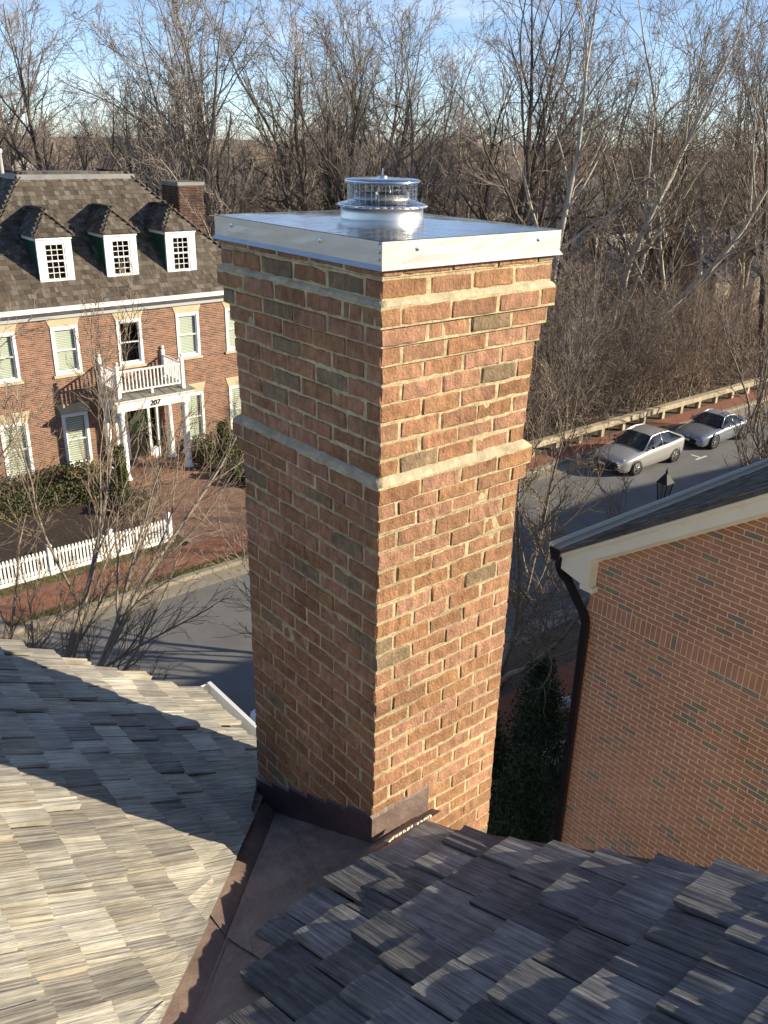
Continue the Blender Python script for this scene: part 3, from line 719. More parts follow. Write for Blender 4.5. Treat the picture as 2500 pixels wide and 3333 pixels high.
# shingle courses on the visible roof slope
specs = []; sh12 = [simple_box_mesh(.03, s+60) for s in range(4)]
sv = Vector((0,-1,RP)).normalized(); sn = Vector((0,RP,1)).normalized()
for i in range(0, 34):
    y = EY+.03-i*.14; x = XW-.21
    while x < 12:
        w = random.uniform(.10, .24); c = Vector((x+w/2, y-.10, roofz(y-.10)))+sn*(.006+random.uniform(0,.006))
        tl = (sv-sn*.035).normalized()
        specs.append((xf(c, ((1,0,0), tl, tl.cross(Vector((1,0,0)))*-1), (w-.004, .27, random.uniform(.010,.022))), random.randrange(4), True)); x += w
place_pieces('shingle', gh, specs, sh12, M['shake'], 300, 'shingles')
# the row goes on beyond the frame along the same side of the street
for x0, x1, dz_, lb in ((19.5, 28.5, -2.7, 'brick row house standing past the gable-end house'), (33.5, 43, -1.9, 'brick row house two plots past the gable-end house'), (45.5, 55, -2.5, 'brick row house at the far end of the row')):
    gable_house(x0, x1, lb, False, False, dz_)

# ------------------------------------------------------------------ colonial house across the street
YF = 28.7; HX0, HX1 = 5.55, 17.05; YBK = 38.6
ho = thing('colonial_house', 'brick colonial house with three white dormers and a columned porch', 'house', (11.3, 33, 0))
HB = lambda mb: shift(mb, ho)
WX = [6.70, 8.90, 11.32, 13.72, 15.88]
opens = []
for cx in WX: opens.append((cx-.49, cx+.49, 4.03, 5.76))
for cx in (WX[0], WX[1], WX[3], WX[4]): opens.append((cx-.49, cx+.49, .52, 2.56))
opens.append((10.42, 12.22, .16, 2.42))
inwall = lambda x, z: any(a < x < b and c < z < d for a, b, c, d in opens)
# wall core with real openings
xs = sorted({HX0, HX1, *[o[0] for o in opens], *[o[1] for o in opens]}); zs = sorted({0, 6.1, *[o[2] for o in opens], *[o[3] for o in opens]})
mb = MB()
for i in range(len(xs)-1):
    for j in range(len(zs)-1):
        if not inwall((xs[i]+xs[i+1])/2, (zs[j]+zs[j+1])/2): mb.box(xs[i], xs[i+1], YF+.005, YF+.25, zs[j], zs[j+1])
mb.box(HX0, HX0+.25, YF+.26, YBK, 0, 6.1).box(HX1-.25, HX1, YF+.26, YBK, 0, 6.1).box(HX0, HX1, YBK, YBK+.2, 0, 6.1)
wallo = HB(mb).build('wall', M['house_mortar'], ho)
specs = []
for r_ in range(int(6.08/.0677)):
    z = r_*.0677+.034; x = HX0-(r_ % 2)*.1016
    while x < HX1:
        a, b = max(x, HX0), min(x+.2032, HX1); cut = False
        for o in opens:
            if o[2]-.02 < z < o[3]+.02:
                if a < o[0] < b: b = o[0]
                elif a < o[1] < b: a = o[1]
                elif o[0] <= a and b <= o[1]: cut = True
        if not cut and b-a > .03: specs.append((xf(((a+b)/2, YF+.03, z), ((1,0,0),(0,1,0),(0,0,1)), (b-a-.012, .06, .055)), random.randrange(4), True))
        x += .2032
place_pieces('brick', ho, specs, bw12_h if False else [simple_box_mesh(.02, s+70) for s in range(4)], M['house_brick'], 300, 'bricks')
room = MB().box(HX0+.3, HX1-.3, YF+.40, YF+.42, 0, 6.05); HB(room).build('dark_room_backing', M['door'], ho)  # black backing sheet in place of the unlit room behind the windows
def frame_boxes(mb, x0, x1, z0, z1, w, ya, yb):
    return mb.box(x0, x0+w, ya, yb, z0, z1).box(x1-w, x1, ya, yb, z0, z1).box(x0+w, x1-w, ya, yb, z1-w, z1).box(x0+w, x1-w, ya, yb, z0, z0+w)
def sash_window(x0, x1, z0, z1, blind, Y=YF, root=ho, muntin=None, casing=.10):
    B_0 = lambda mb: shift(mb, root)
    w = B_0(frame_boxes(MB(), x0, x1, z0, z1, casing, Y-.03, Y+.06)).build('window', M['white'], root)
    a, b, c, d = x0+casing, x1-casing, z0+casing, z1-casing; zm = (c+d)/2
    up_ = frame_boxes(MB(), a, b, zm-.02, d, .045, Y+.008, Y+.045); lo_ = frame_boxes(MB(), a, b, c, zm+.025, .05, Y+.05, Y+.085)
    if muntin:
        nx, nz_ = muntin
        for mbb, q0, q1, yy in ((up_, zm, d, Y+.012), (lo_, c, zm, Y+.053)):
            for i in range(1, nx): xx = a+(b-a)*i/nx; mbb.box(xx-.011, xx+.011, yy, yy+.02, q0+.02, q1-.02)
            for i in range(1, nz_): zz = q0+(q1-q0)*i/nz_; mbb.box(a+.03, b-.03, yy+.001, yy+.019, zz-.011, zz+.011)
    B_0(up_).build('sash', M['white'], w); B_0(lo_).build('sash', M['white'], w)
    B_0(MB().add([(a+.02,Y+.028,zm),(b-.02,Y+.028,zm),(b-.02,Y+.028,d-.02),(a+.02,Y+.028,d-.02)],[(0,1,2,3)])).build('pane', M['glass'], w)
    B_0(MB().add([(a+.02,Y+.069,c+.02),(b-.02,Y+.069,c+.02),(b-.02,Y+.069,zm),(a+.02,Y+.069,zm)],[(0,1,2,3)])).build('pane', M['glass'], w)
    if blind:
        bl = MB(); n = int((d-c-.1)/blind[0])
        for i in range(n):
            zz = c+.06+i*blind[0]; bl.hexa([(a+.04,Y+.012-.006,zz),(b-.04,Y+.012-.006,zz),(b-.04,Y+.022,zz+blind[0]*.72),(a+.04,Y+.022,zz+blind[0]*.72),(a+.04,Y+.010-.006,zz+.006),(b-.04,Y+.010-.006,zz+.006),(b-.04,Y+.02,zz+blind[0]*.72+.006),(a+.04,Y+.02,zz+blind[0]*.72+.006)])
        bo = B_0(bl).build('blind', M['blind'], w); bo.location.y += .09
    return w
for i, cx in enumerate(WX):
    sash_window(cx-.49, cx+.49, 4.03, 5.76, None if i == 2 else (.06, 0))
    HB(MB().add([(cx-.50,YF-.02,5.765),(cx+.50,YF-.02,5.765),(cx+.62,YF-.02,6.06),(cx-.62,YF-.02,6.06),(cx-.50,YF+.03,5.765),(cx+.50,YF+.03,5.765),(cx+.62,YF+.03,6.06),(cx-.62,YF+.03,6.06)], [(0,1,2,3),(0,4,5,1),(1,5,6,2),(3,2,6,7),(0,3,7,4)])).build('lintel', M['stone'], ho)
    HB(MB().box(cx-.56, cx+.56, YF-.07, YF+.05, 3.93, 4.028)).build('sill', M['stone'], ho)
for cx in (WX[0], WX[1], WX[3], WX[4]):
    sash_window(cx-.49, cx+.49, .52, 2.56, (.085, 0))
    HB(MB().add([(cx-.50,YF-.02,2.565),(cx+.50,YF-.02,2.565),(cx+.62,YF-.02,2.93),(cx-.62,YF-.02,2.93),(cx-.50,YF+.03,2.565),(cx+.50,YF+.03,2.565),(cx+.62,YF+.03,2.93),(cx-.62,YF+.03,2.93)], [(0,1,2,3),(0,4,5,1),(1,5,6,2),(3,2,6,7),(0,3,7,4)])).build('lintel', M['stone'], ho)
    HB(MB().box(cx-.58, cx+.58, YF-.09, YF+.05, .40, .518)).build('sill', M['stone'], ho)
# door, sidelights
dr = HB(MB().box(10.93, 11.75, YF+.10, YF+.15, .30, 2.40)).build('door', M['door'], ho)
pn = MB()
for px_ in (11.0, 11.37):
    for za, zb_ in ((.42, 1.0), (1.1, 1.7), (1.8, 2.28)): frame_boxes(pn, px_, px_+.31, za, zb_, .03, YF+.085, YF+.099)
HB(pn).build('door_panel', M['door'], dr)
HB(MB().lathe([(.03,0),(.03,-.05),(.001,-.06)], (11.69, YF+.09, 1.25), 10, 'y')).build('door_handle', M['rim'], dr)
HB(MB().box(10.84, 10.93, YF-.02, YF+.16, .16, 2.42).box(11.75, 11.84, YF-.02, YF+.16, .16, 2.42).box(10.42, 10.52, YF-.02, YF+.16, .16, 2.42).box(12.12, 12.22, YF-.02, YF+.16, .16, 2.42).box(10.52, 12.12, YF-.02, YF+.16, 2.34, 2.42).box(10.52, 10.84, YF+.0, YF+.14, .16, .75).box(11.84, 12.12, YF+.0, YF+.14, .16, .62)).build('door_frame', M['white'], ho)
HB(MB().box(10.52, 10.84, YF+.06, YF+.07, .75, 2.34)).build('sidelight', M['glass'], ho); HB(MB().box(11.84, 12.12, YF+.06, YF+.07, .62, 2.34)).build('sidelight', M['glass'], ho)
HB(MB().box(10.84, 11.84, YF-.12, YF+.2, .14, .30)).build('door_step', M['path_brick'], ho)
# porch
PY = 27.08
HB(MB().box(9.62, 12.95, 26.80, YF+.01, -.05, .165)).build('porch_floor', M['path_brick'], ho)
for i, (ya, yb_, z1) in enumerate(((26.42, 26.79, .115),)): HB(MB().box(9.9, 12.7, ya, yb_, -.05, z1)).build('porch_step', M['path_brick'], ho)
for cx in (10.02, 12.56):
    for cy, r_ in ((PY, .13), (28.47, .12)):
        c = HB(MB().lathe([(.20,.165),(.20,.20),(.17,.22),(.165,.26),(r_,.29),(r_*1.02,1.2),(r_*.86,2.62),(r_*.95,2.66),(r_*.9,2.68),(.15,2.74),(.17,2.76),(.17,2.815)], (cx, cy, 0), 20)).build('column', M['white'], ho, True)
en_ = MB().box(9.84, 12.74, PY-.16, PY+.13, 2.82, 3.16).box(9.84, 10.13, PY+.132, YF-.01, 2.82, 3.16).box(12.45, 12.74, PY+.132, YF-.01, 2.82, 3.16).box(10.132, 12.448, PY+.132, YF-.01, 3.06, 3.14)
HB(en_).build('entablature', M['white'], ho)
HB(MB().box(9.77, 12.81, PY-.23, YF-.012, 3.163, 3.215).box(9.70, 12.88, PY-.30, YF-.013, 3.218, 3.27)).build('porch_cornice', M['white'], ho)
pr_ = HB(MB().hexa([(9.66,PY-.34,3.273),(12.92,PY-.34,3.273),(12.92,YF-.014,3.273),(9.66,YF-.014,3.273),(9.66,PY-.34,3.285),(12.92,PY-.34,3.285),(12.92,YF-.014,3.40),(9.66,YF-.014,3.40)])).build('porch_roof', M['porch_roof'], ho)
sm = MB()
for i in range(1, 8):
    xx = 9.66+i*.4075; sm.bar((xx, PY-.34, 3.293), (xx, YF-.02, 3.406), .02, .018)
HB(sm).build('roof_seam', M['porch_roof'], pr_)
# balcony railing
ral = HB(MB().box(10.09, 12.50, PY-.03, PY+.03, 4.22, 4.28).box(10.09, 12.50, PY-.025, PY+.025, 3.50, 3.55).box(10.0, 10.06, PY+.06, YF-.08, 4.22, 4.28).box(10.0, 10.06, PY+.06, YF-.08, 3.50, 3.55).box(12.53, 12.59, PY+.06, YF-.08, 4.22, 4.28).box(12.53, 12.59, PY+.06, YF-.08, 3.50, 3.55).box(11.26, 11.34, PY-.04, PY+.04, 3.30, 3.498)).build('balcony_rail', M['white'], ho)
for cx in (10.03, 12.56):
    for cy in (PY, YF-.06):
        HB(MB().box(cx-.06, cx+.06, cy-.06, cy+.06, 3.29, 4.44).box(cx-.075, cx+.075, cy-.075, cy+.075, 4.442, 4.472).lathe([(.03,4.472),(.03,4.50),(.062,4.54),(.070,4.57),(.055,4.61),(.001,4.635)], (cx, cy, 0), 12)).build('balcony_post', M['white'], ho)
for i in range(17):
    xx = 10.09+(i+.5)*2.41/17; HB(MB().box(xx-.02, xx+.02, PY-.02, PY+.02, 3.55, 4.22)).build('baluster', M['white'], ho)
for cx in (10.03, 12.56):
    for i in range(10):
        yy = PY+.06+(i+.5)*(YF-.14-PY)/10; HB(MB().box(cx-.02, cx+.02, yy-.02, yy+.02, 3.55, 4.22)).build('baluster', M['white'], ho)
# iron hand rails at the porch
for pts in (((12.78,28.5),(12.78,27.0)), ((12.95,27.0),(13.15,26.0))):
    (xa, ya), (xb, yb_) = pts; mb = MB(); za, zb_ = .98, (.98 if xa < 12.9 else .80)
    mb.bar((xa,ya,za),(xb,yb_,zb_),.03,.02); mb.bar((xa,ya,za-.72),(xb,yb_,zb_-.72),.02,.015)
    for i in range(11): t = i/10; p = Vector((xa,ya,0)).lerp(Vector((xb,yb_,0)), t); z = za+(zb_-za)*t; mb.box(p.x-.008,p.x+.008,p.y-.008,p.y+.008,z-.9,z)
    HB(mb).build('hand_rail', M['blackpaint'], ho)
# house number
cu = bpy.data.curves.new('house_number', 'FONT'); cu.body = '207'; cu.size = .27; cu.extrude = .008; cu.align_x = 'CENTER'; cu.shear = .18; cu.offset = .006
to = bpy.data.objects.new('tmp', cu); COL.objects.link(to); me = bpy.data.meshes.new_from_object(to); bpy.data.objects.remove(to)
o = link('house_number', me, M['blackpaint'], ho); o.rotation_euler = (math.pi/2, 0, 0); o.location = (11.30-11.3, PY-.172-33, 2.90)
# cornice, gutter
HB(MB().box(HX0-.05, HX1+.05, YF-.10, YF+.011, 6.06, 6.20)).build('frieze', M['greytrim'], ho)
HB(MB().hexa([(HX0-.1,YF-.14,6.203),(HX1+.1,YF-.14,6.203),(HX1+.1,YF+.2,6.203),(HX0-.1,YF+.2,6.203),(HX0-.25,YF-.36,6.36),(HX1+.25,YF-.36,6.36),(HX1+.25,YF+.2,6.36),(HX0-.25,YF+.2,6.36)])).build('cornice', M['greytrim'], ho)
HB(MB().box(HX0-.3, HX1+.3, YF-.48, YF-.36, 6.37, 6.51).box(HX0-.32, HX1+.32, YF-.51, YF-.35, 6.51, 6.535)).build('gutter', M['white'], ho)
# hip roof
ER, EYF, RPF = 6.50, 28.28, 1.05
zr = 10.53; run_ = (zr-ER)/RPF; ex0, ex1, ey0, ey1 = HX0-.22, HX1+.22, EYF, YBK+.4
e4 = [(ex0,ey0),(ex1,ey0),(ex1,ey1),(ex0,ey1)]; d4 = [(ex0+run_,ey0+run_),(ex1-run_,ey0+run_),(ex1-run_,ey1-run_),(ex0+run_,ey1-run_)]
mb = MB().add([(x,y,ER) for x,y in e4]+[(x,y,zr) for x,y in d4], [(0,1,5,4),(1,2,6,5),(2,3,7,6),(3,0,4,7),(4,5,6,7)])
rfo = HB(mb).build('roof', M['deck'], ho)
HB(MB().box(d4[0][0]-.12, d4[1][0]+.12, d4[0][1]-.12, d4[2][1]+.1, zr-.16, zr+.10)).build('roof_deck', M['deck_metal'], ho)
DORM = [9.02, 11.43, 13.81]; DW = .61
def roof_shingles(p_eave0, p_eave1, p_top0, p_top1, exp, parent, skip=None, vis=True, lim=300, mat='shake'):
    a0, a1, b0, b1 = [Vector(p) for p in (p_eave0, p_eave1, p_top0, p_top1)]
    u_ = (a1-a0).normalized(); n_ = u_.cross(b0-a0).normalized(); n_ = n_ if n_.z > 0 else -n_; v_ = n_.cross(u_).normalized()
    v_ = v_ if (b0-a0).dot(v_) > 0 else -v_
    Ls = (b0-a0).dot(v_); sp = []; i = 0
    while i*exp < Ls-.02:
        t = i*exp/Ls; l = a0.lerp(b0, t); r = a1.lerp(b1, t); wd = (r-l).length; s = 0
        while s < wd-.02:
            w = min(random.uniform(.10, .24), wd-s); c = l+u_*(s+w/2)+v_*(exp*.62)+n_*(.018+random.uniform(0,.010))
            if not (skip and skip(c)):
                tl = (v_-n_*.06).normalized(); sp.append((xf(c, (u_, tl, u_.cross(tl)), (w-.006, min(exp*1.35, exp*1.35), random.uniform(.014,.028))), random.randrange(4), vis))
            s += w
        i += 1
    place_pieces('shingle', parent, sp, [simple_box_mesh(.03, q+80) for q in range(4)], M[mat], lim, 'shingles')
inD = lambda c: any(abs(c.x-d) < DW-.02 and c.y > 29.0 and c.z < 8.75+.95 and c.y < 30.7 for d in DORM)
roof_shingles((e4[0][0],e4[0][1],ER),(e4[1][0],e4[1][1],ER),(d4[0][0],d4[0][1],zr),(d4[1][0],d4[1][1],zr), .205, ho, inD)
roof_shingles((e4[3][0],e4[3][1],ER),(e4[0][0],e4[0][1],ER),(d4[3][0],d4[3][1],zr),(d4[0][0],d4[0][1],zr), .205, ho, None, True, 60)
roof_shingles((e4[1][0],e4[1][1],ER),(e4[2][0],e4[2][1],ER),(d4[1][0],d4[1][1],zr),(d4[2][0],d4[2][1],zr), .205, ho, None, False, 0)
for a, b in ((e4[0], d4[0]), (e4[1], d4[1])):      # hip caps
    for i in range(22):
        p = Vector((a[0],a[1],ER)).lerp(Vector((b[0],b[1],zr)), (i+.2)/22); q = Vector((a[0],a[1],ER)).lerp(Vector((b[0],b[1],zr)), (i+1.35)/22)
        mb = MB(); s_ = 1 if a[0] < 11 else -1; d_ = (q-p).normalized(); l1 = Vector((1,0,0))*s_; l1 = Vector((1*s_,0,0)); l2 = Vector((0,1,RPF)).normalized()
        w1 = Vector((s_,0,0))*.12+Vector((0,0,-.0)); w2 = Vector((0,1,0))*.12
        up_ = Vector((0,0,.065)); dn = Vector((0,0,.035))
        mb.add([p+up_, q+dn, q+dn+w1-Vector((0,0,.0)), p+up_+w1, q+dn+w2, p+up_+w2, p+up_*.4, p+up_*.4+w1, p+up_*.4+w2], [(0,1,2,3),(1,0,5,4),(0,3,7,6),(5,0,6,8)])
        HB(mb).build('hip_cap', M['shake'], ho)
for cx in DORM:
    dm = bpy.data.objects.new('dormer', None); COL.objects.link(dm); dm.parent = ho; dm.location = (cx-11.3, 29.0-33, 7.08)
    X = lambda mb: (setattr(mb, 'V', [(x-cx, y-29.0, z-7.08) for x, y, z in mb.V]), mb)[1]
    X(MB().box(cx-DW, cx-.36, 28.98, 29.06, 7.08, 8.74).box(cx+.36, cx+DW, 28.98, 29.06, 7.08, 8.74).box(cx-.36, cx+.36, 28.98, 29.06, 8.56, 8.74).box(cx-.36, cx+.36, 28.98, 29.06, 7.08, 7.30).box(cx-DW-.02, cx+DW+.02, 28.94, 28.978, 7.05, 7.13).box(cx-DW-.02,cx+DW+.02,28.93,28.978,8.68,8.76)).build('dormer_face', M['white'], dm)
    for s in (-1, 1): X(MB().add([(cx+s*(DW-.01),29.05,7.1),(cx+s*(DW-.01),29.05,8.74),(cx+s*(DW-.01),30.5,8.74)], [(0,1,2)])).build('dormer_cheek', M['green'], dm)
    X(MB().box(cx-DW-.03, cx-DW+.02, 29.07, 30.45, 8.64, 8.74).box(cx+DW-.02, cx+DW+.03, 29.07, 30.45, 8.64, 8.74)).build('dormer_fascia', M['white'], dm)
    fr = frame_boxes(MB(), cx-.36, cx+.36, 7.30, 8.56, .06, 29.0, 29.07); zm = 7.95
    fr.box(cx-.30, cx+.30, 29.0, 29.05, zm-.025, zm+.025)
    X(fr).build('window_frame', M['white'], dm)
    mt = MB()
    for i in (1, 2):
        xx = cx-.30+.2*i; mt.box(xx-.010, xx+.010, 29.02, 29.045, 7.36, 8.5)
    for zz in (7.36+.19, 7.36+.385, 7.975+.175, 7.975+.35): mt.box(cx-.30, cx+.30, 29.021, 29.044, zz-.010, zz+.010)
    X(mt).build('muntin', M['white'], dm)
    X(MB().box(cx-.31, cx+.31, 29.05, 29.056, 7.35, 8.51)).build('pane', M['glass'], dm)
    X(MB().box(cx-.40, cx+.40, 29.30, 29.32, 7.2, 8.65)).build('dark_backing', M['door'], dm)  # black sheet standing for the unlit space behind the dormer pane
    Ez, Pz = 8.76, 9.52; L_, R_ = cx-DW-.10, cx+DW+.10; ky = 29.62
    X(MB().add([(L_,28.88,Ez),(R_,28.88,Ez),(cx,ky,Pz),(L_,30.6,Ez),(R_,30.6,Ez),(cx,31.35,Pz)], [(0,1,2),(0,2,5,3),(1,4,5,2)])).build('dormer_roof', M['deck'], dm)
    roof_shingles((L_,28.88,Ez),(R_,28.88,Ez),(cx,ky,Pz),(cx,ky,Pz), .19, ho, None, True, 40)
    roof_shingles((L_,30.5,Ez),(L_,28.88,Ez),(cx,31.25,Pz),(cx,ky,Pz), .19, ho, None, True, 40)
    roof_shingles((R_,28.88,Ez),(R_,30.5,Ez),(cx,ky,Pz),(cx,31.25,Pz), .19, ho, None, False, 0)
    for s in (-1, 1):
        for i in range(6):
            a = Vector((L_ if s < 0 else R_, 28.88, Ez)); b = Vector((cx, ky, Pz)); p = a.lerp(b, i/6); q = a.lerp(b, (i+1.2)/6); mb = MB(); mb.bar(p+Vector((0,0,.055)), q+Vector((0,0,.04)), .13, .025)
            X(mb).build('hip_cap', M['shake'], dm)
# side chimney and vent pipe
cmo = bpy.data.objects.new('chimney', None); COL.objects.link(cmo); cmo.parent = ho; cmo.location = (17.0-11.3, 34.6-33, 0)
X = lambda mb: (setattr(mb, 'V', [(x-17.0, y-34.6, z) for x, y, z in mb.V]), mb)[1]
X(MB().box(16.42, 17.58, 34.02, 35.68, 0, 10.05)).build('mortar_core', M['house_mortar'], cmo)
VV = []; 
hb4 = [simple_box_mesh(.02, s+90) for s in range(3)]
VVs = []
for r_ in range(int(10.04/.0677)):
    z = r_*.0677+.034
    if z < 5: continue
    for q in range(6): VVs.append((xf((16.4+.1+q*.2032-(r_ % 2)*.05, 34.03, z), ((1,0,0),(0,1,0),(0,0,1)), (.19,.06,.055)), q % 3, False))
    for q in range(8): VVs.append((xf((16.43, 34.12+q*.2032-(r_ % 2)*.05, z), ((0,1,0),(-1,0,0),(0,0,1)), (.19,.06,.055)), q % 3, False))
M['dark_brick'] = pmat('side_chimney_brick', (0,0,0), .92, ramp=[(.085,.045,.035),(.065,.036,.03),(.105,.055,.04),(.05,.03,.026)], var=(1.5, .35), spec=.2)  # darker brick ramp than the house wall
arr = [mesh_arrays(me) for me in hb4]; vv = []; tt = []; n = 0
for m_, v_, s_ in VVs:
    V, T = arr[v_]; A = np.array(m_); vv.append(V@A[:3,:3].T+A[:3,3]-np.array((17.0,34.6,0))); tt.append(T+n); n += len(V)
np_mesh('bricks', np.concatenate(vv), np.concatenate(tt), M['dark_brick'], cmo, 'stuff')
X(MB().box(16.36, 17.64, 33.96, 35.74, 10.05, 10.19)).build('chimney_cap', M['deck_metal'], cmo)
HB(MB().lathe([(.11,zr+.08),(.11,zr+.80),(.14,zr+.80),(.14,zr+.90),(.12,zr+.93)], (8.95, 33.4, 0), 14)).build('vent_pipe', M['white'], ho, True)
# wreath on the door
wr = thing('wreath', 'round green wreath hanging on the black front door', 'wreath', (11.34, YF+.05, 1.78))
# (leaves added below)

# ------------------------------------------------------------------ leaves, hedges, grass
def leaf_mesh(P, size, nrm=None, aspect=.6, flat=.0):
    n = len(P); a = rng.normal(size=(n,3)); a /= np.linalg.norm(a, axis=1)[:,None]; b = rng.normal(size=(n,3)); b -= (b*a).sum(1)[:,None]*a; b /= np.linalg.norm(b, axis=1)[:,None]
    s = size*rng.uniform(.6, 1.3, (n,1)); V = np.stack([P-a*s-b*s*aspect*.3, P+b*s*aspect*-.8, P+a*s, P+b*s*aspect], 1).reshape(-1,3)
    F = np.arange(n*4).reshape(-1,4); return V, F
def blob_points(n, c, dims, shell=.35, box=False, noise=.15):
    if box:
        p = rng.uniform(-1, 1, (n,3)); k_ = rng.integers(0, 3, n); idx = np.arange(n); sgn = np.sign(rng.uniform(-1,1,n)); m = rng.random(n) < .75
        p[idx[m], k_[m]] = sgn[m]*rng.uniform(.8, 1.05, m.sum())
    else:
        d = rng.normal(size=(n,3)); d /= np.linalg.norm(d, axis=1)[:,None]; r = 1-shell*rng.random(n)**1.5; p = d*r[:,None]*(1+noise*np.sin(d*5.1+d[:,[1,2,0]]*4.3).sum(1)[:,None]*.5)
    return p*np.array(dims)+np.array(c)
def shrub(name, label, cat, loc, dims, n, size, mat, box=False, group=None, noise=.15):
    t = thing(name, label, cat, loc, group)
    V, F = leaf_mesh(blob_points(n, (0,0,dims[2]), dims, .4, box, noise), size); V[:,2] = np.maximum(V[:,2], .02)
    np_mesh('foliage', V, F, M[mat], t, 'stuff')
    st = MB(); 
    for i in range(5): st.tube([(0,0,-.12),(dims[0]*.4*math.cos(i*1.3),dims[1]*.4*math.sin(i*1.3),dims[2]*1.0)], [.02,.008], 5)
    st.build('stem', M['bark_dark'], t); return t
V, F = leaf_mesh(np.stack([(.235+.05*(c_:=rng.normal(size=1400)))*np.cos(a_:=rng.uniform(0,2*math.pi,1400)), rng.normal(size=1400)*.025-.02, (.235+.05*c_)*np.sin(a_)], 1), .035)
np_mesh('foliage', V, F, M['wreath'], wr, 'stuff')
shrub('clipped_hedge', 'long clipped boxwood hedge along the wall left of the porch', 'hedge', (5.9, 27.7, .08), (3.1, .50, .42), 9000, .045, 'box_leaf', True, noise=.1)
shrub('clipped_hedge', 'lower boxwood hedge in front bordering the mulch bed', 'hedge', (5.6, 26.3, .08), (3.3, .42, .36), 9000, .045, 'box_leaf', True)
shrub('clipped_hedge', 'boxwood hedge under the windows right of the porch', 'hedge', (15.3, 27.6, .08), (2.0, .8, .40), 7000, .045, 'box_leaf', True)
shrub('columnar_evergreen', 'narrow dark evergreen column beside the left of the front path', 'shrub', (9.18, 25.6, .08), (.26, .26, 1.05), 3600, .05, 'arbor_leaf', noise=.22)
shrub('columnar_evergreen', 'narrow evergreen column beside the right of the front path', 'shrub', (13.55, 26.0, .08), (.30, .30, 1.05), 3600, .05, 'arbor_leaf', noise=.22)
for i, (x, y, r_) in enumerate(((9.25, 24.6, .42), (8.75, 24.35, .36))): shrub('round_shrub', ('rounded yellow-green shrub at the foot of the left evergreen column', 'smaller rounded shrub next to the mulch by the left column')[i], 'shrub', (x, y, .07), (r_, r_, r_*.8), 1800, .045, 'box_leaf')
for i, (x, y, r_) in enumerate(((13.5, 25.1, .40), (14.2, 24.6, .45), (13.6, 24.1, .35))): shrub('round_shrub', ('yellow-green shrub at the foot of the right evergreen column', 'rounded shrub behind the right path edge', 'small shrub at the corner of the right bed')[i], 'shrub', (x, y, .07), (r_, r_, r_*.8), 1800, .045, 'arbor_leaf')
# dark evergreens between the two houses
for i, (x, y, hh, r_) in enumerate(((9.3, 6.2, 2.7, .95), (10.4, 7.25, 2.3, .55), (7.6, 5.2, 2.6, .9), (8.5, 7.0, 2.0, .75), (6.6, 4.7, 1.9, .7))):
    t = thing('evergreen_shrub', ('tall shaded evergreen in the gap beside the downspout', 'pointed evergreen next to the white mailbox', 'shaded evergreen beside the chimney base', 'bushy evergreen behind the small picket fence', 'low evergreen at the corner of the gable-end house')[i], 'evergreen', (x, y, 0))
    P = []
    for k_ in range(70):
        z = hh*(k_+.5)/70; rr = r_*(1-(z/hh)**1.4)*rng.uniform(.55, 1.1)+.05; a = k_*2.4; P.append(np.array((rr*math.cos(a)*.75, rr*math.sin(a)*.75, z))+rng.normal(size=(90,3))*np.array((.13,.13,.10)))
    V, F = leaf_mesh(np.concatenate(P), .05, aspect=.35); V[:,2] = np.maximum(V[:,2], .01); np_mesh('foliage', V, F, M['conifer_leaf'], t, 'stuff')
    MB().tube([(0,0,-.04),(0,0,hh*.9)], [.06,.01], 7).build('trunk', M['bark_dark'], t)
for i, (x, y) in enumerate(((5.2, 9.95), (4.75, 10.0))): shrub('ground_shrub', ('small leafy evergreen beside the kerb post', 'little evergreen sprig past the gutter end')[i], 'shrub', (x, y, .08), (.24, .24, .22), 500, .06, 'conifer_leaf')
# verge grass
n = 26000; gx_ = rng.uniform(2.5, 18, n); gy_ = np.where(rng.random(n) < .4, rng.uniform(19.0, 19.36, n), rng.uniform(20.84, 21.5, n)); ok = ~((gy_ > 20.5) & (gx_ > 9.2) & (gx_ < 13.2)); gx_, gy_ = gx_[ok], gy_[ok]; n = len(gx_)
a = rng.uniform(0, 6.28, n); l = rng.uniform(.03, .08, n); w = .006; b0 = np.stack([gx_, gy_, np.full(n, .10)], 1)
V = np.stack([b0+np.stack([np.cos(a)*w, np.sin(a)*w, 0*a], 1), b0-np.stack([np.cos(a)*w, np.sin(a)*w, 0*a], 1), b0+np.stack([np.sin(a)*l*.7, np.cos(a)*l*.7, l], 1)], 1).reshape(-1,3)
o = np_mesh('verge_grass', V, np.arange(n*3).reshape(-1,3), M['grass'], None, 'stuff'); o['label'] = 'short winter grass on the sidewalk verges'; o['category'] = 'grass'

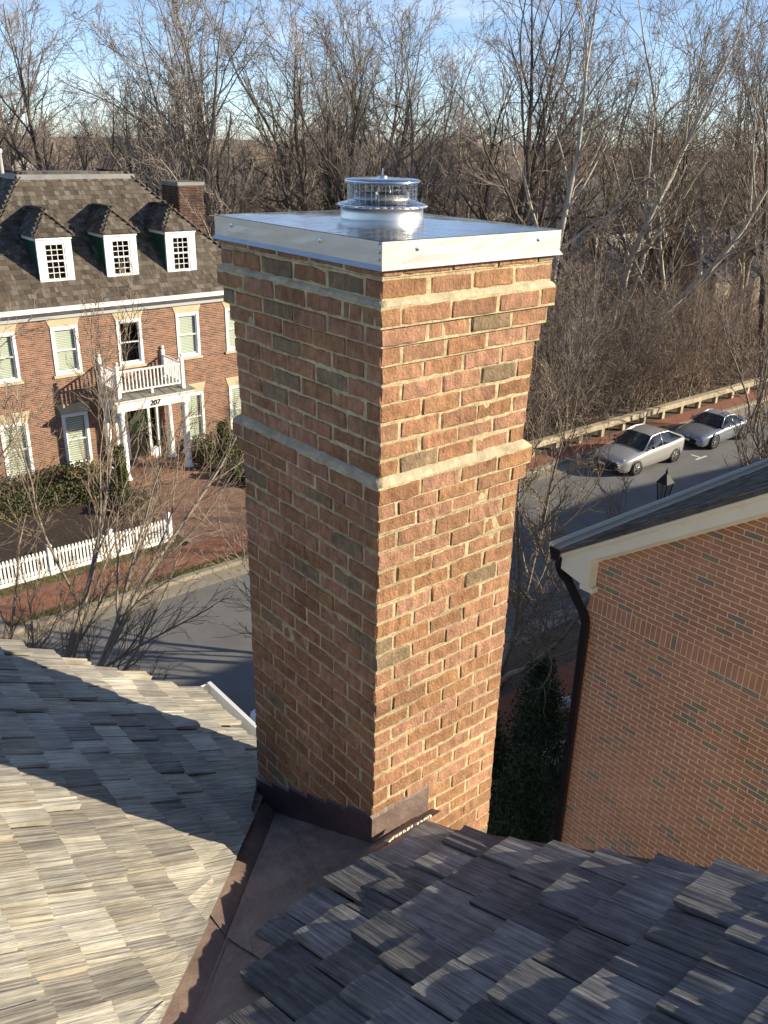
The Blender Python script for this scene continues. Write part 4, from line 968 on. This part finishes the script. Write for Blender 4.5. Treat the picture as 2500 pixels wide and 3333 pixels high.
# ------------------------------------------------------------------ fences, guardrail, street furniture
def picket_fence(x0, x1, y, z, label, hgt, posts, step=.105):
    t = thing('picket_fence', label, 'fence', ((x0+x1)/2, y, z)); cx = (x0+x1)/2
    for zz in (.17, hgt-.20): MB().box(x0-cx, x1-cx, .022, .062, zz, zz+.09).build('rail', M['white'], t)
    if hgt > .7: MB().box(x0-cx, x1-cx, .0, .02, .02, .14).build('kick_board', M['white'], t)
    n = int((x1-x0)/step); pm = None
    for i in range(n):
        x = x0+(i+.5)*step-cx
        if any(abs(x+cx-p) < .075 for p in posts): continue
        if pm is None:
            m = MB().box(-.029, .029, 0, .019, .12 if hgt > .7 else .03, hgt-.03); m.add([(-.029,0,hgt-.03),(.029,0,hgt-.03),(.029,.019,hgt-.03),(-.029,.019,hgt-.03),(-.012,0,hgt),(.012,0,hgt),(.012,.019,hgt),(-.012,.019,hgt)], [(4,5,6,7),(0,1,5,4),(1,2,6,5),(2,3,7,6),(3,0,4,7)])
            o = m.build('picket', M['white'], t); pm = o.data
        else: o = link('picket', pm, None, t)
        o.location = (x, random.uniform(-.002, .002), random.uniform(-.004, .004))
    for p in posts:
        x = p-cx; MB().box(x-.06, x+.06, -.03, .09, -.1, hgt+.10).box(x-.075, x+.075, -.045, .105, hgt+.102, hgt+.125).hexa([(x-.065,-.035,hgt+.127),(x+.065,-.035,hgt+.127),(x+.065,.095,hgt+.127),(x-.065,.095,hgt+.127),(x-.01,.02,hgt+.20),(x+.01,.02,hgt+.20),(x+.01,.04,hgt+.20),(x-.01,.04,hgt+.20)]).build('post', M['white'], t)
    return t
picket_fence(-1.2, 8.95, 21.28, .10, 'long white picket fence between the mulch bed and the brick sidewalk', .84, (-1.2, 1.4, 3.25, 5.1, 6.95, 8.9))
picket_fence(7.6, 11.6, 6.62, .0, 'low white picket fence half hidden by the shaded evergreens', .62, (7.6, 9.6, 11.6), .11)
def mailbox(label, x, y, z, ang, post):
    t = thing('mailbox', label, 'mailbox', (x, y, 0)); t.rotation_euler.z = ang
    prof = [(-.10,0),(.10,0),(.10,.12)]+[(.10*math.cos(a), .12+.10*math.sin(a)) for a in np.linspace(.2, math.pi-.2, 10)]+[(-.10,.12)]
    n = len(prof); mb = MB().add([(-.27, p, z+q) for p, q in prof]+[(.27, p, z+q) for p, q in prof], [tuple(range(n)), tuple(range(2*n-1, n-1, -1))]+[(i, i+n, (i+1) % n+n, (i+1) % n) for i in range(n)])
    mb.build('box', M['mailwhite'], t, False); MB().box(.272, .285, -.10, .10, z+.005, z+.2).build('door', M['mailwhite'], t)
    MB().box(.05, .07, -.118, -.103, z+.09, z+.24).box(-.02, .07, -.118, -.103, z+.24, z+.28).build('flag', M['red_flag'], t)
    MB().box(-.06, .06, -.06, .06, -.05, z).build('post', M[post], t); return t
mailbox('white round-topped mailbox behind the pointed evergreen', 10.95, 7.15, 1.0, math.radians(-38), 'white')
t = mailbox('white mailbox on a cream post at the kerb behind the gutter', 5.62, 10.45, 1.02, math.radians(100), 'cream')
MB().box(.287, .292, -.07, .07, 1.05, 1.15).build('reflector', M['blue_glass'], t)
gr = thing('timber_guardrail', 'weathered timber guardrail running along the brick sidewalk', 'guardrail', (30, 19.97, 0))
for i in range(21):
    x = -8.5+i*1.535; MB().box(x-.10, x+.10, -.06, .14, -.1, .70).build('post', M['rail_wood'], gr)
for i in range(8):
    x0 = -8.7+i*4.02; MB().hexa([(x0,-.14,.50),(x0+4.0,-.14,.50),(x0+4.0,-.062,.50),(x0,-.062,.50),(x0,-.14,.70),(x0+4.0,-.14,.70),(x0+4.0,-.062,.70),(x0,-.062,.70)]).box(x0, x0+4.0, -.16, .15, .702, .745).build('rail_plank', M['rail_wood'], gr)
lp_ = thing('street_lamp', 'black lantern street lamp post behind the gable-end roof', 'street lamp', (18.0, 9.7, 0))
MB().lathe([(.16,.05),(.16,.35),(.10,.45),(.08,.9),(.055,1.0),(.045,3.1),(.07,3.14),(.05,3.2)], (0,0,0), 14).build('post', M['blackpaint'], lp_, True)
lp_.scale = (.8, .8, .97)
cg = MB()
for sx, sy in ((-1,-1),(1,-1),(1,1),(-1,1)): cg.bar((sx*.11,sy*.11,3.25),(sx*.19,sy*.19,3.85),.03,.03)
cg.box(-.13,.13,-.13,.13,3.2,3.25).hexa([(-.22,-.22,3.85),(.22,-.22,3.85),(.22,.22,3.85),(-.22,.22,3.85),(-.05,-.05,4.10),(.05,-.05,4.10),(.05,.05,4.10),(-.05,.05,4.10)]).lathe([(.03,4.1),(.05,4.16),(.02,4.24),(.001,4.30)],(0,0,0),10)
cg.build('lantern_frame', M['blackpaint'], lp_)
MB().hexa([(-.10,-.10,3.26),(.10,-.10,3.26),(.10,.10,3.26),(-.10,.10,3.26),(-.17,-.17,3.84),(.17,-.17,3.84),(.17,.17,3.84),(-.17,.17,3.84)]).build('lantern_glass', M['glass'], lp_)

# ------------------------------------------------------------------ parked cars
def car(name, label, x_front, y_near, L, Wd, Ht, wb, fo, paint, kind):
    """nose towards -X; origin at the centre on the ground"""
    cx, cy = x_front+L/2, y_near+Wd/2
    t = thing(name, label, 'car', (cx, cy, 0)); hw = Wd/2
    sp = kind == 'roadster'
    # stations along the length: x, half width, sill z, belt z, centre-line z
    if sp: st = [(0,.50,.30,.46,.50),(.06,.66,.22,.52,.57),(.25,.78,.17,.60,.66),(.70,.85,.17,.68,.76),(1.30,.86,.18,.74,.83),(1.75,.85,.18,.78,.86),(2.5,.85,.18,.79,.86),(3.0,.86,.18,.82,.88),(3.5,.83,.20,.83,.90),(3.85,.74,.26,.80,.88),(L,.60,.40,.70,.76)]
    else: st = [(0,.58,.32,.56,.60),(.08,.72,.22,.62,.68),(.35,.84,.18,.70,.78),(.9,.885,.18,.78,.88),(1.35,.89,.19,.84,.94),(1.8,.89,.19,.88,.96),(2.7,.89,.19,.91,.97),(3.5,.885,.19,.95,1.0),(4.0,.86,.22,.97,1.03),(L-.18,.80,.30,.95,1.02),(L,.68,.46,.86,.92)]
    sec = []
    for (x, w, zs_, zb_, zc) in st:
        w *= hw/.89
        half = [(w*.90, zs_), (w*.985, zs_+.10), (w, (zs_+zb_)/2), (w*.985, zb_-.08), (w*.93, zb_), (w*.70, (zb_+zc)/2+.02), (w*.35, zc-.005), (0, zc)]
        ring = [(x-L/2, y, z) for y, z in half]+[(x-L/2, -y, z) for y, z in half[-2::-1]]
        sec.append(ring)
    n = len(sec[0]); vs = [p for r in sec for p in r]; fs = [(i*n+j, i*n+j+1, (i+1)*n+j+1, (i+1)*n+j) for i in range(len(sec)-1) for j in range(n-1)]
    fs += [tuple(range(n)), tuple(range(len(vs)-1, len(vs)-n-1, -1))]
    MB().add(vs, fs).build('body', M[paint], t, True)
    # greenhouse
    if sp: gh_ = [(1.35,.80,.86,.60,.86),(1.95,.80,.83,.52,1.20),(2.35,.80,.83,.54,1.235),(2.75,.80,.84,.52,1.17),(3.15,.78,.86,.58,.90)]
    else: gh_ = [(1.28,.82,.93,.60,.95),(2.0,.83,.92,.58,1.36),(2.5,.84,.93,.60,1.41),(3.1,.84,.95,.59,1.38),(3.95,.80,1.0,.60,1.02)]
    k_ = hw/.89; P = [[(x-L/2, -w0*k_, z0), (x-L/2, -(w0*.93)*k_, z0+(z1-z0)*.35), (x-L/2, -w1*k_, z1-.035*(z1-z0 > .1)), (x-L/2, -w1*.6*k_, z1), (x-L/2, w1*.6*k_, z1), (x-L/2, w1*k_, z1-.035*(z1-z0 > .1)), (x-L/2, (w0*.93)*k_, z0+(z1-z0)*.35), (x-L/2, w0*k_, z0)] for x, w0, z0, w1, z1 in gh_]
    def patch(i0, i1, j0, j1, nm, mt, par, sm=True):
        vs = []; fs = []; m = j1-j0+1
        for i in range(i0, i1+1): vs += P[i][j0:j1+1]
        for a in range(i1-i0):
            for b in range(m-1): fs.append((a*m+b, a*m+b+1, (a+1)*m+b+1, (a+1)*m+b))
        return MB().add(vs, fs).build(nm, M[mt], par, sm)
    patch(0, 1, 1, 6, 'windscreen', 'carglass', t); patch(3, 4, 1, 6, 'rear_window', 'carglass', t)
    patch(1, 3, 2, 5, 'roof', 'softtop' if sp else paint, t)
    patch(0, 4, 0, 2, 'side_window', 'carglass', t); patch(0, 4, 5, 7, 'side_window', 'carglass', t)
    for s in (0, 1):     # pillars
        mb = MB(); o_ = -.012 if s == 0 else .012; e_ = lambda p: (p[0], p[1]+o_, p[2]+.008); j0, j1 = (0, 2) if s == 0 else (7, 5)
        mb.tube([e_(P[0][j0]), e_(P[1][j1]), e_(P[2][j1]), e_(P[3][j1]), e_(P[4][j0])], .030, 6)
        pm_ = [(a+b)/2 for a, b in zip(P[2][j0], P[2][j0])]; mb.tube([e_(P[2][j0]), e_(P[2][j1])], .028, 6)
        mb.build('pillar', M[paint], t, True)
    wr_ = .31
    for wx in (fo, fo+wb):
        for s in (-1, 1):
            wo = bpy.data.objects.new('wheel', None); COL.objects.link(wo); wo.parent = t; wo.location = (wx-L/2, s*(hw-.10), wr_)
            MB().lathe([(wr_*.66,-.10),(wr_*.97,-.10),(wr_,-.07),(wr_,.07),(wr_*.97,.10),(wr_*.66,.10)], (0,0,0), 28, 'y', False).build('tyre', M['tyre'], wo, True)
            rm = MB().lathe([(wr_*.67,.09*s),(wr_*.60,.092*s),(wr_*.58,.06*s)], (0,0,0), 28, 'y', False)
            for q in range(7 if sp else 5):
                a = 2*math.pi*q/(7 if sp else 5); rm.bar((0, .085*s, 0), (wr_*.62*math.cos(a), .088*s, wr_*.62*math.sin(a)), .02, .05 if not sp else .035, (0,1,0))
            rm.lathe([(.05,.07*s),(.04,.1*s),(.001,.102*s)], (0,0,0), 12, 'y', False); rm.build('rim', M['rim'], wo)
            MB().lathe([(wr_*.64,.03*s),(.01,.03*s)], (0,0,0), 24, 'y').build('brake_shadow', M['tyre'], wo)
            MB().lathe([(wr_+.055,.08*s),(wr_+.05,-.12*s),(wr_*.5,-.14*s),(.02,-.14*s)], (wx-L/2, s*(hw-.085), wr_+.01), 28, 'y', False).build('wheel_arch', M['tyre'], t)
    for s in (-1, 1):
        hx = .18 if sp else .20
        MB().lathe([(.001,.05),(.05,.045),(.085,.02),(.09,-.02),(.001,-.04)], (0,0,0), 14).build('headlight', M['lamp_glass'], t, True).matrix_local = Matrix.Translation((hx+.10-L/2, s*hw*.70, .56 if sp else .68)) @ Matrix.Diagonal((1.6, 1.0, .8, 1))
        MB().lathe([(.001,.04),(.06,.03),(.08,0),(.001,-.03)], (0,0,0), 12).build('tail_light', M['tail'], t, True).matrix_local = Matrix.Translation((L/2-.13, s*hw*.74, .72 if sp else .84)) @ Matrix.Diagonal((1.0, 1.4, 1.1, 1))
        mr = MB().lathe([(.001,-.06),(.05,-.05),(.06,0),(.045,.05),(.001,.06)], (0,0,0), 10, 'y'); mo = mr.build('mirror', M[paint if sp else 'tyre'], t, True); mo.location = ((1.75 if sp else 1.72)-L/2, s*(hw+.04), .90 if sp else 1.0)
    MB().box(-L/2-.012, -L/2+.10, -.34 if sp else -.42, .34 if sp else .42, .27, .42 if sp else .50).build('grille', M['tyre'], t)
    MB().box(-L/2-.022, -L/2-.013, -.15 if sp else .05, .15 if sp else .35, .36, .46).build('licence_plate', M['plate'], t)
    MB().lathe([(.055,0),(.05,-.012),(.001,-.014)], (-L/2+(.03), 0, .56 if sp else .62), 14, 'x').build('emblem', M['rim'], t)
    if sp:
        for s in (-1, 1): MB().lathe([(.001,-.03),(.05,-.02),(.055,0),(.001,.03)], (-L/2+.16, s*hw*.72, .36), 10, 'x').build('fog_lamp', M['tyre'], t)
    return t
car('parked_sedan', 'silver four-door car parked by the guardrail with sun on its side', 25.65, 16.18, 4.35, 1.78, 1.41, 2.60, .87, 'carA', 'sedan')
car('parked_roadster', 'blue-grey two-seat roadster parked behind the silver car', 31.15, 16.12, 4.02, 1.72, 1.235, 2.33, .88, 'carB', 'roadster')

# ------------------------------------------------------------------ bare trees
def unit(v): return v/np.maximum(np.linalg.norm(v, axis=-1, keepdims=True), 1e-9)
def tubes(P, Rr, s):
    """P (K,n,3), Rr (K,n) -> verts, quads"""
    K, n, _ = P.shape; T = np.empty_like(P); T[:,1:-1] = P[:,2:]-P[:,:-2]; T[:,0] = P[:,1]-P[:,0]; T[:,-1] = P[:,-1]-P[:,-2]; T = unit(T)
    ref = np.where(np.abs(T[:,:1,2:3]) < .8, np.array([0,0,1.0]), np.array([1.0,0,0])); A = unit(np.cross(T, np.broadcast_to(ref, T.shape))); B = np.cross(T, A)
    ang = 2*np.pi*np.arange(s)/s
    V = P[:,:,None,:]+Rr[:,:,None,None]*(A[:,:,None,:]*np.cos(ang)[None,None,:,None]+B[:,:,None,:]*np.sin(ang)[None,None,:,None])
    idx = np.arange(K*n*s).reshape(K, n, s); nx = np.roll(idx, -1, 2)
    F = np.stack([idx[:,:-1], nx[:,:-1], nx[:,1:], idx[:,1:]], -1).reshape(-1,4)
    return V.reshape(-1,3), F
def branch(start, d, length, r0, r1, n, wob, upt, rg):
    K = len(start); P = np.empty((K,n,3)); P[:,0] = start; d = unit(d); st = (length/(n-1))[:,None]
    for i in range(1, n):
        d = unit(d+rg.normal(size=(K,3))*wob+np.array([0,0,1.0])*upt); P[:,i] = P[:,i-1]+d*st
    t = np.linspace(0, 1, n)[None,:]; return P, r0[:,None]*(1-t)+r1[:,None]*t
def children(P, Rr, num, tr, ang, lr, rr, n, wob, upt, rg, rmin, lmin=.05):
    K, m, _ = P.shape; pi = np.repeat(np.arange(K), num); k_ = len(pi)
    t = (np.tile(np.arange(num), K)+rg.random(k_))/num; t = tr[0]+(tr[1]-tr[0])*t
    f = t*(m-1); i = np.minimum(f.astype(int), m-2); w = (f-i)[:,None]
    s = P[pi,i]*(1-w)+P[pi,i+1]*w; d = unit(P[pi,i+1]-P[pi,i]); r = Rr[pi,i]*(1-w[:,0])+Rr[pi,i+1]*w[:,0]
    L = np.linalg.norm(np.diff(P, axis=1), axis=2).sum(1)[pi]
    q = rg.normal(size=(k_,3)); q = unit(q-(q*d).sum(1)[:,None]*d); a = rg.uniform(*ang, k_)[:,None]
    dd = d*np.cos(a)+q*np.sin(a); ln = np.maximum(L*rg.uniform(*lr, k_)*(1.15-.65*t), lmin)
    r0 = np.maximum(np.minimum(r*rr, r*.85), rmin); return branch(s, dd, ln, r0, np.maximum(r0*.3, rmin*.6), n, wob, upt, rg)
def make_tree(seed, H, r0, stems, lean, lv, rmin, spread=.5, clear=.25, sides=(7,5,4,3,3), wob=.10):
    """stems: trunks from the base; lv: children per level"""
    rg = np.random.default_rng(seed); d = np.stack([rg.normal(size=stems)*lean, rg.normal(size=stems)*lean, np.ones(stems)], 1)
    P, Rr = branch(np.zeros((stems,3))+rg.normal(size=(stems,3))*np.array([.12,.12,0])*(stems > 1), d, H*rg.uniform(.82, 1.0, stems), r0*rg.uniform(.75, 1, stems), np.full(stems, .012), 12, wob*.5, .04, rg)
    P[:,0,2] = -.08
    levels = [(P, Rr)]
    trs = [(clear, .97), (.18, .98), (.15, 1), (.1, 1), (.1, 1)]; lrs = [(.28*1, .52), (.35, .60), (.35, .65), (.35, .7), (.3,.6)]
    for i, k_ in enumerate(lv):
        P, Rr = children(P, Rr, k_, trs[i], (spread*.7, spread*1.5), lrs[i], .55 if i < 2 else .6, (9, 7, 5, 4, 3)[i], wob*(1+.3*i), .07 if i < 2 else .03, rg, rmin*(2.6, 1.9, 1.3, 1, 1)[i])
        levels.append((P, Rr))
    def join(ls, off):
        Vs = []; Fs = []; n = 0
        for i, (p, r) in enumerate(ls):
            V, F = tubes(p, r, sides[min(i+off, 4)]); Vs.append(V); Fs.append(F+n); n += len(V)
        return np.concatenate(Vs), np.concatenate(Fs)
    return join(levels[:2], 0), join(levels[2:], 2)
def tree_data(seed, tm_, cm, **kw):
    (V0, F0), (V1, F1) = make_tree(seed, **kw)
    a = np_mesh('trunk', V0, F0, tm_, smooth=True); b = np_mesh('crown', V1, F1, cm)
    ma, mb_ = a.data, b.data; bpy.data.objects.remove(a); bpy.data.objects.remove(b); return ma, mb_
def plant_tree(data, label, loc, rot, sc, group=None, name='bare_tree', lean=(0,0)):
    t = thing(name, label, 'tree', loc, group); t.rotation_euler = (lean[0], lean[1], rot); t.scale = (sc, sc, sc)
    link('trunk', data[0], None, t); link('crown', data[1], None, t); return t
kinds = []
KD = ['single-stemmed dark', 'three-stemmed grey', 'tall dark', 'slender grey', 'forking dark']
for i in range(5): kinds.append(tree_data(100+i, M['bark_dark' if i != 1 and i != 3 else 'bark'], M['twig' if i % 2 else 'twig_red'], H=17, r0=.25, stems=(1, 3, 1, 1, 2)[i], lean=.13, lv=(13, 8, 6, 3), rmin=.0055, spread=(.50, .58, .46, .62, .66)[i], clear=.24, wob=(.13, .16, .12, .15, .17)[i]))
small = [tree_data(140+i, M['bark'], M['twig_red' if i else 'twig'], H=8, r0=.06, stems=5, lean=.24, lv=(8, 6, 5), rmin=.006, spread=.5, clear=.15, wob=.12) for i in range(3)]
def at(px, dist):       # a spot at a given bearing and horizontal distance, on the ground
    d = Vector(rt)*((px-1250)/FPX)+Vector(fw)*1.0+Vector(up)*0.25; d.z = 0; d.normalize(); return (CAM.x+d.x*dist, CAM.y+d.y*dist)
def where(px): return 'behind the colonial house roof' if px < 330 else 'behind the side chimney of the colonial house' if px < 690 else 'behind the shaded corner of the steel cap' if px < 1080 else 'behind the flue vent' if px < 1420 else 'behind the sunlit corner of the steel cap' if px < 1840 else 'behind the bramble thicket and sycamores'
spots = [(-60,56,1.0),(70,62,.98),(190,53,.95),(310,66,1.0),(430,55,.80),(560,54,.92),(720,50,1.08),(800,57,1.10),(870,49,1.02),(1010,57,1.05),(1130,52,1.0),(1265,50,1.12),(1350,60,1.0),(1440,52,1.0),(1560,55,.98),(1650,50,1.10),(1760,64,1.05),(1900,66,1.05),(2060,74,1.05),(2210,62,.95),(2330,72,.95),(2430,60,.90),(2540,56,1.0),(130,58,.9),(480,62,.95),(640,60,.9),(940,60,1.0),(1200,62,1.0),(1500,62,.95)]
for i, (px, ds, sc) in enumerate(spots):
    x, y = at(px, ds*.92); plant_tree(kinds[i % 5], 'bare '+KD[i % 5]+' tree '+where(px), (x, y, -.03), i*2.1, sc*1.08*(1+.08*math.sin(i*7.3)), 'woodland trees')
for i in range(46):     # deeper, lower rows
    px = -150+i*62+random.uniform(-35,35); x, y = at(px, random.uniform(70, 105)); plant_tree(kinds[(i*3+1) % 5], 'low '+KD[(i*3+1) % 5]+' tree deeper '+where(px), (x, y, -.03), i*1.3, random.choice((.58, .66, .74, .84)), 'deep woodland trees')
for i in range(30):     # understorey
    px = random.uniform(420, 2600); ds = random.uniform(40, 62)
    x, y = at(px, ds)
    if x < 19.5 and y < 41: continue
    plant_tree(small[i % 3], 'many-stemmed sapling clump '+where(px), (x, y, -.03), i*.9, random.uniform(.7, 1.1), 'understorey saplings', 'sapling_clump')
for i, (px, ds, sc) in enumerate(((1760,37,.85),(1830,40,.95),(1900,36.5,.75),(2010,42,.8),(2120,43,.7),(2230,46,.7),(2350,50,.75),(2460,52,.8),(1690,38,1.0),(1620,41,1.0))):
    x, y = at(px, ds); plant_tree(small[i % 3], 'leaning many-stemmed sapling clump right behind the guardrail', (x, y, -.03), i*1.7, sc, 'saplings behind the guardrail', 'sapling_clump', (random.uniform(-.1,.1), random.uniform(-.12,.12)))
# pale sycamores
syc = [tree_data(171, M['bark_white'], M['bark_tan'], H=23, r0=.26, stems=1, lean=.05, lv=(15, 8, 6, 3), rmin=.007, spread=.48, clear=.20, wob=.13), tree_data(174, M['bark_white'], M['bark_tan'], H=22, r0=.25, stems=3, lean=.30, lv=(12, 8, 6, 3), rmin=.007, spread=.52, clear=.22, wob=.13)]
x, y = at(1800, 46); plant_tree(syc[0], 'slender white-barked sycamore standing right behind the chimney', (x, y, -.03), 1.0, 1.0, name='sycamore')
x, y = at(1985, 49); plant_tree(syc[1], 'large spreading white sycamore with several pale trunks', (x, y, -.03), .2, 1.02, name='sycamore', lean=(.10, .22))
x, y = at(2260, 52); plant_tree(syc[1], 'leaning pale sycamore before the tan garage', (x, y, -.03), 2.6, .80, name='sycamore', lean=(.05, .25))
# ivy on one trunk
x, y = at(1040, 46.0); t = thing('ivy_clad_trunk', 'ivy-covered dark tree trunk in the woods above the chimney cap', 'tree', (x, y, -.03))
(V0, F0), (V1, F1) = make_tree(181, H=16, r0=.3, stems=2, lean=.12, lv=(12, 8, 6, 4), rmin=.007, spread=.5, clear=.3); np_mesh('trunk', V0, F0, M['bark_dark'], t, smooth=True); np_mesh('crown', V1, F1, M['twig'], t)
pts = V0[rng.integers(0, 150, 3500)]; pts = pts[(pts[:,2] < 11)]; V, F = leaf_mesh(pts+rng.normal(size=pts.shape)*.22, .09); np_mesh('ivy', V, F, M['ivy'], t, 'stuff')
# brambles and brush filling the wood floor
def brush(n, px0, px1, d0, d1, hmin, hmax, seed, keep, fat=1.0):
    rg = np.random.default_rng(seed); px = rg.uniform(px0, px1, n); ds = d0+(d1-d0)*rg.random(n)**1.3
    base = np.array([(*at(a, b), -.03) for a, b in zip(px, ds)]); ok = np.array([keep(p) for p in base]); base = base[ok]; n = len(base)
    d = np.stack([rg.normal(size=n)*.45, rg.normal(size=n)*.45, np.ones(n)], 1); L = rg.uniform(hmin, hmax, n)
    P, Rr = branch(base, d, L, np.full(n, .017*fat), np.full(n, .006*fat), 6, .16, -.03, rg); V0, F0 = tubes(P, Rr, 3)
    P2, R2 = children(P, Rr, 5, (.2, 1), (.4, 1.2), (.25, .6), .6, 4, .22, -.02, rg, .0065*fat); V1, F1 = tubes(P2, R2, 3)
    P3, R3 = children(P2, R2, 3, (.1, 1), (.4, 1.2), (.3, .6), .7, 3, .2, 0, rg, .0055*fat); V2, F2 = tubes(P3, R3, 3)
    return np.concatenate([V0, V1, V2]), np.concatenate([F0, F1+len(V0), F2+len(V0)+len(V1)])
wood = lambda p: not (p[0] < 19.3 and p[1] < 40.5) and p[1] > 21.3 and not (52 < p[0] < 66 and 28 < p[1] < 38)
V, F = brush(5200, 1550, 2650, 33, 62, 1.8, 5.2, 1, wood); o = np_mesh('bramble_thicket', V, F, M['bramble'], None, 'stuff'); o['label'] = 'tangled brown bramble thicket behind the guardrail'; o['category'] = 'thicket'
V, F = brush(5600, -200, 1900, 44, 115, 3, 8.5, 2, wood, 1.25); o = np_mesh('woodland_brush', V, F, M['bramble'], None, 'stuff'); o['label'] = 'bare brown brush filling the woodland floor'; o['category'] = 'brush'
V, F = brush(8000, -300, 2800, 88, 300, 6, 14, 3, wood, 3.6); o = np_mesh('far_woodland', V, F, M['twig_red'], None, 'stuff'); o['label'] = 'distant bare woodland along the horizon'; o['category'] = 'woodland'
# street trees in front of the camera
def street_tree(seed, label, loc, rot, tip, **kw):
    t = thing('street_tree', label, 'tree', loc); (V0, F0), (V1, F1) = make_tree(seed, **kw); np_mesh('trunk', V0, F0, M['bark'], t, smooth=True); np_mesh('crown', V1, F1, M['bark_tan'], t); t.rotation_euler = (tip[0], tip[1], rot); return t
street_tree(201, 'bare street tree spreading its branches in front of the colonial house', (-1.0, 9.4, .05), .4, (-.05, .30), H=11.6, r0=.12, stems=6, lean=.34, lv=(11, 9, 6, 3), rmin=.0042, spread=.48, clear=.16, wob=.10)
street_tree(207, 'bare street tree behind the chimney reaching towards the silver car', (11.6, 9.6, .05), 2.6, (-.02, .42), H=8.6, r0=.10, stems=6, lean=.46, lv=(10, 8, 6, 2), rmin=.0042, spread=.5, clear=.2, wob=.10)
street_tree(211, 'bare street tree beside the roadster past the gable-end roof', (23.4, 9.55, .05), .9, (0, 0), H=7.6, r0=.11, stems=5, lean=.26, lv=(10, 7, 6), rmin=.005, spread=.5, clear=.2, wob=.10)

# ------------------------------------------------------------------ houses glimpsed through the woods
def far_house(label, x0, x1, y0, y1, wz, rz, wallm, roofm, ridge='x', wins=()):
    t = thing('far_house', label, 'house', ((x0+x1)/2, (y0+y1)/2, 0)); S = lambda mb: shift(mb, t)
    mb = MB().box(x0, x1, y0, y1, -.05, wz); xm, ym = (x0+x1)/2, (y0+y1)/2; S(mb).build('wall', M[wallm], t)
    if ridge == 'x':
        gb_ = MB().add([(x0+.01,y0,wz),(x0+.01,y1,wz),(x0+.01,ym,rz-.1),(x1-.01,y0,wz),(x1-.01,y1,wz),(x1-.01,ym,rz-.1)], [(0,1,2),(5,4,3)])
        r_ = MB().hexa([(x0-.4,y0-.4,wz-.05),(x1+.4,y0-.4,wz-.05),(x1+.4,ym,rz-.1),(x0-.4,ym,rz-.1),(x0-.4,y0-.4,wz+.1),(x1+.4,y0-.4,wz+.1),(x1+.4,ym,rz+.05),(x0-.4,ym,rz+.05)]).hexa([(x0-.4,ym,rz-.1),(x1+.4,ym,rz-.1),(x1+.4,y1+.4,wz-.05),(x0-.4,y1+.4,wz-.05),(x0-.4,ym,rz+.05),(x1+.4,ym,rz+.05),(x1+.4,y1+.4,wz+.1),(x0-.4,y1+.4,wz+.1)])
    else:
        gb_ = MB().add([(x0,y0+.01,wz),(x1,y0+.01,wz),(xm,y0+.01,rz-.1),(x0,y1-.01,wz),(x1,y1-.01,wz),(xm,y1-.01,rz-.1)], [(0,1,2),(5,4,3)])
        r_ = MB().hexa([(x0-.4,y0-.4,wz-.05),(xm,y0-.4,rz-.1),(xm,y1+.4,rz-.1),(x0-.4,y1+.4,wz-.05),(x0-.4,y0-.4,wz+.1),(xm,y0-.4,rz+.05),(xm,y1+.4,rz+.05),(x0-.4,y1+.4,wz+.1)]).hexa([(xm,y0-.4,rz-.1),(x1+.4,y0-.4,wz-.05),(x1+.4,y1+.4,wz-.05),(xm,y1+.4,rz-.1),(xm,y0-.4,rz+.05),(x1+.4,y0-.4,wz+.1),(x1+.4,y1+.4,wz+.1),(xm,y1+.4,rz+.05)])
    
    for h_ in (0, 1): S(MB().add(gb_.V[h_*3:h_*3+3], [(0,1,2)])).build('gable', M[wallm], t)
    S(r_).build('roof', M[roofm], t)
    for a, b, c, d in wins:
        w = S(frame_boxes(MB(), a, b, c, d, .08, y0-.03, y0+.05)).build('window', M['white'], t); S(MB().box(a+.08, b-.08, y0-.012, y0+.01, c+.08, d-.08)).build('pane', M['glass'], w)
    return t
x, y = at(2030, 68); far_house('pale house with dark roof half hidden behind the sycamores', x-4, x+4.5, y, y+8, 6.4, 9.6, 'pale_siding', 'dark_roof', 'x', [(x-3+i*2.2, x-2+i*2.2, zz, zz+1.5) for i in range(3) for zz in (1.0, 4.0)])
far_house('tan garage with dark blue roof beyond the thicket', 54.2, 64, 30.2, 37, 3.7, 6.6, 'tan_wall', 'blue_roof', 'x')
x, y = at(150, 84); far_house('white-gabled house glimpsed between the trees behind the colonial roof', x-5, x+5, y, y+9, 7.0, 10.3, 'pale_siding', 'dark_roof', 'y', [(x-3, x-2, 4.5, 6), (x+2, x+3, 4.5, 6)])
x, y = at(1590, 95); far_house('distant house with grey roof showing above the brush', x-5, x+5, y, y+8, 5.5, 9.0, 'pale_siding', 'dark_roof', 'x', [(x-3, x-2, 3, 4.5), (x+2, x+3, 3, 4.5)])
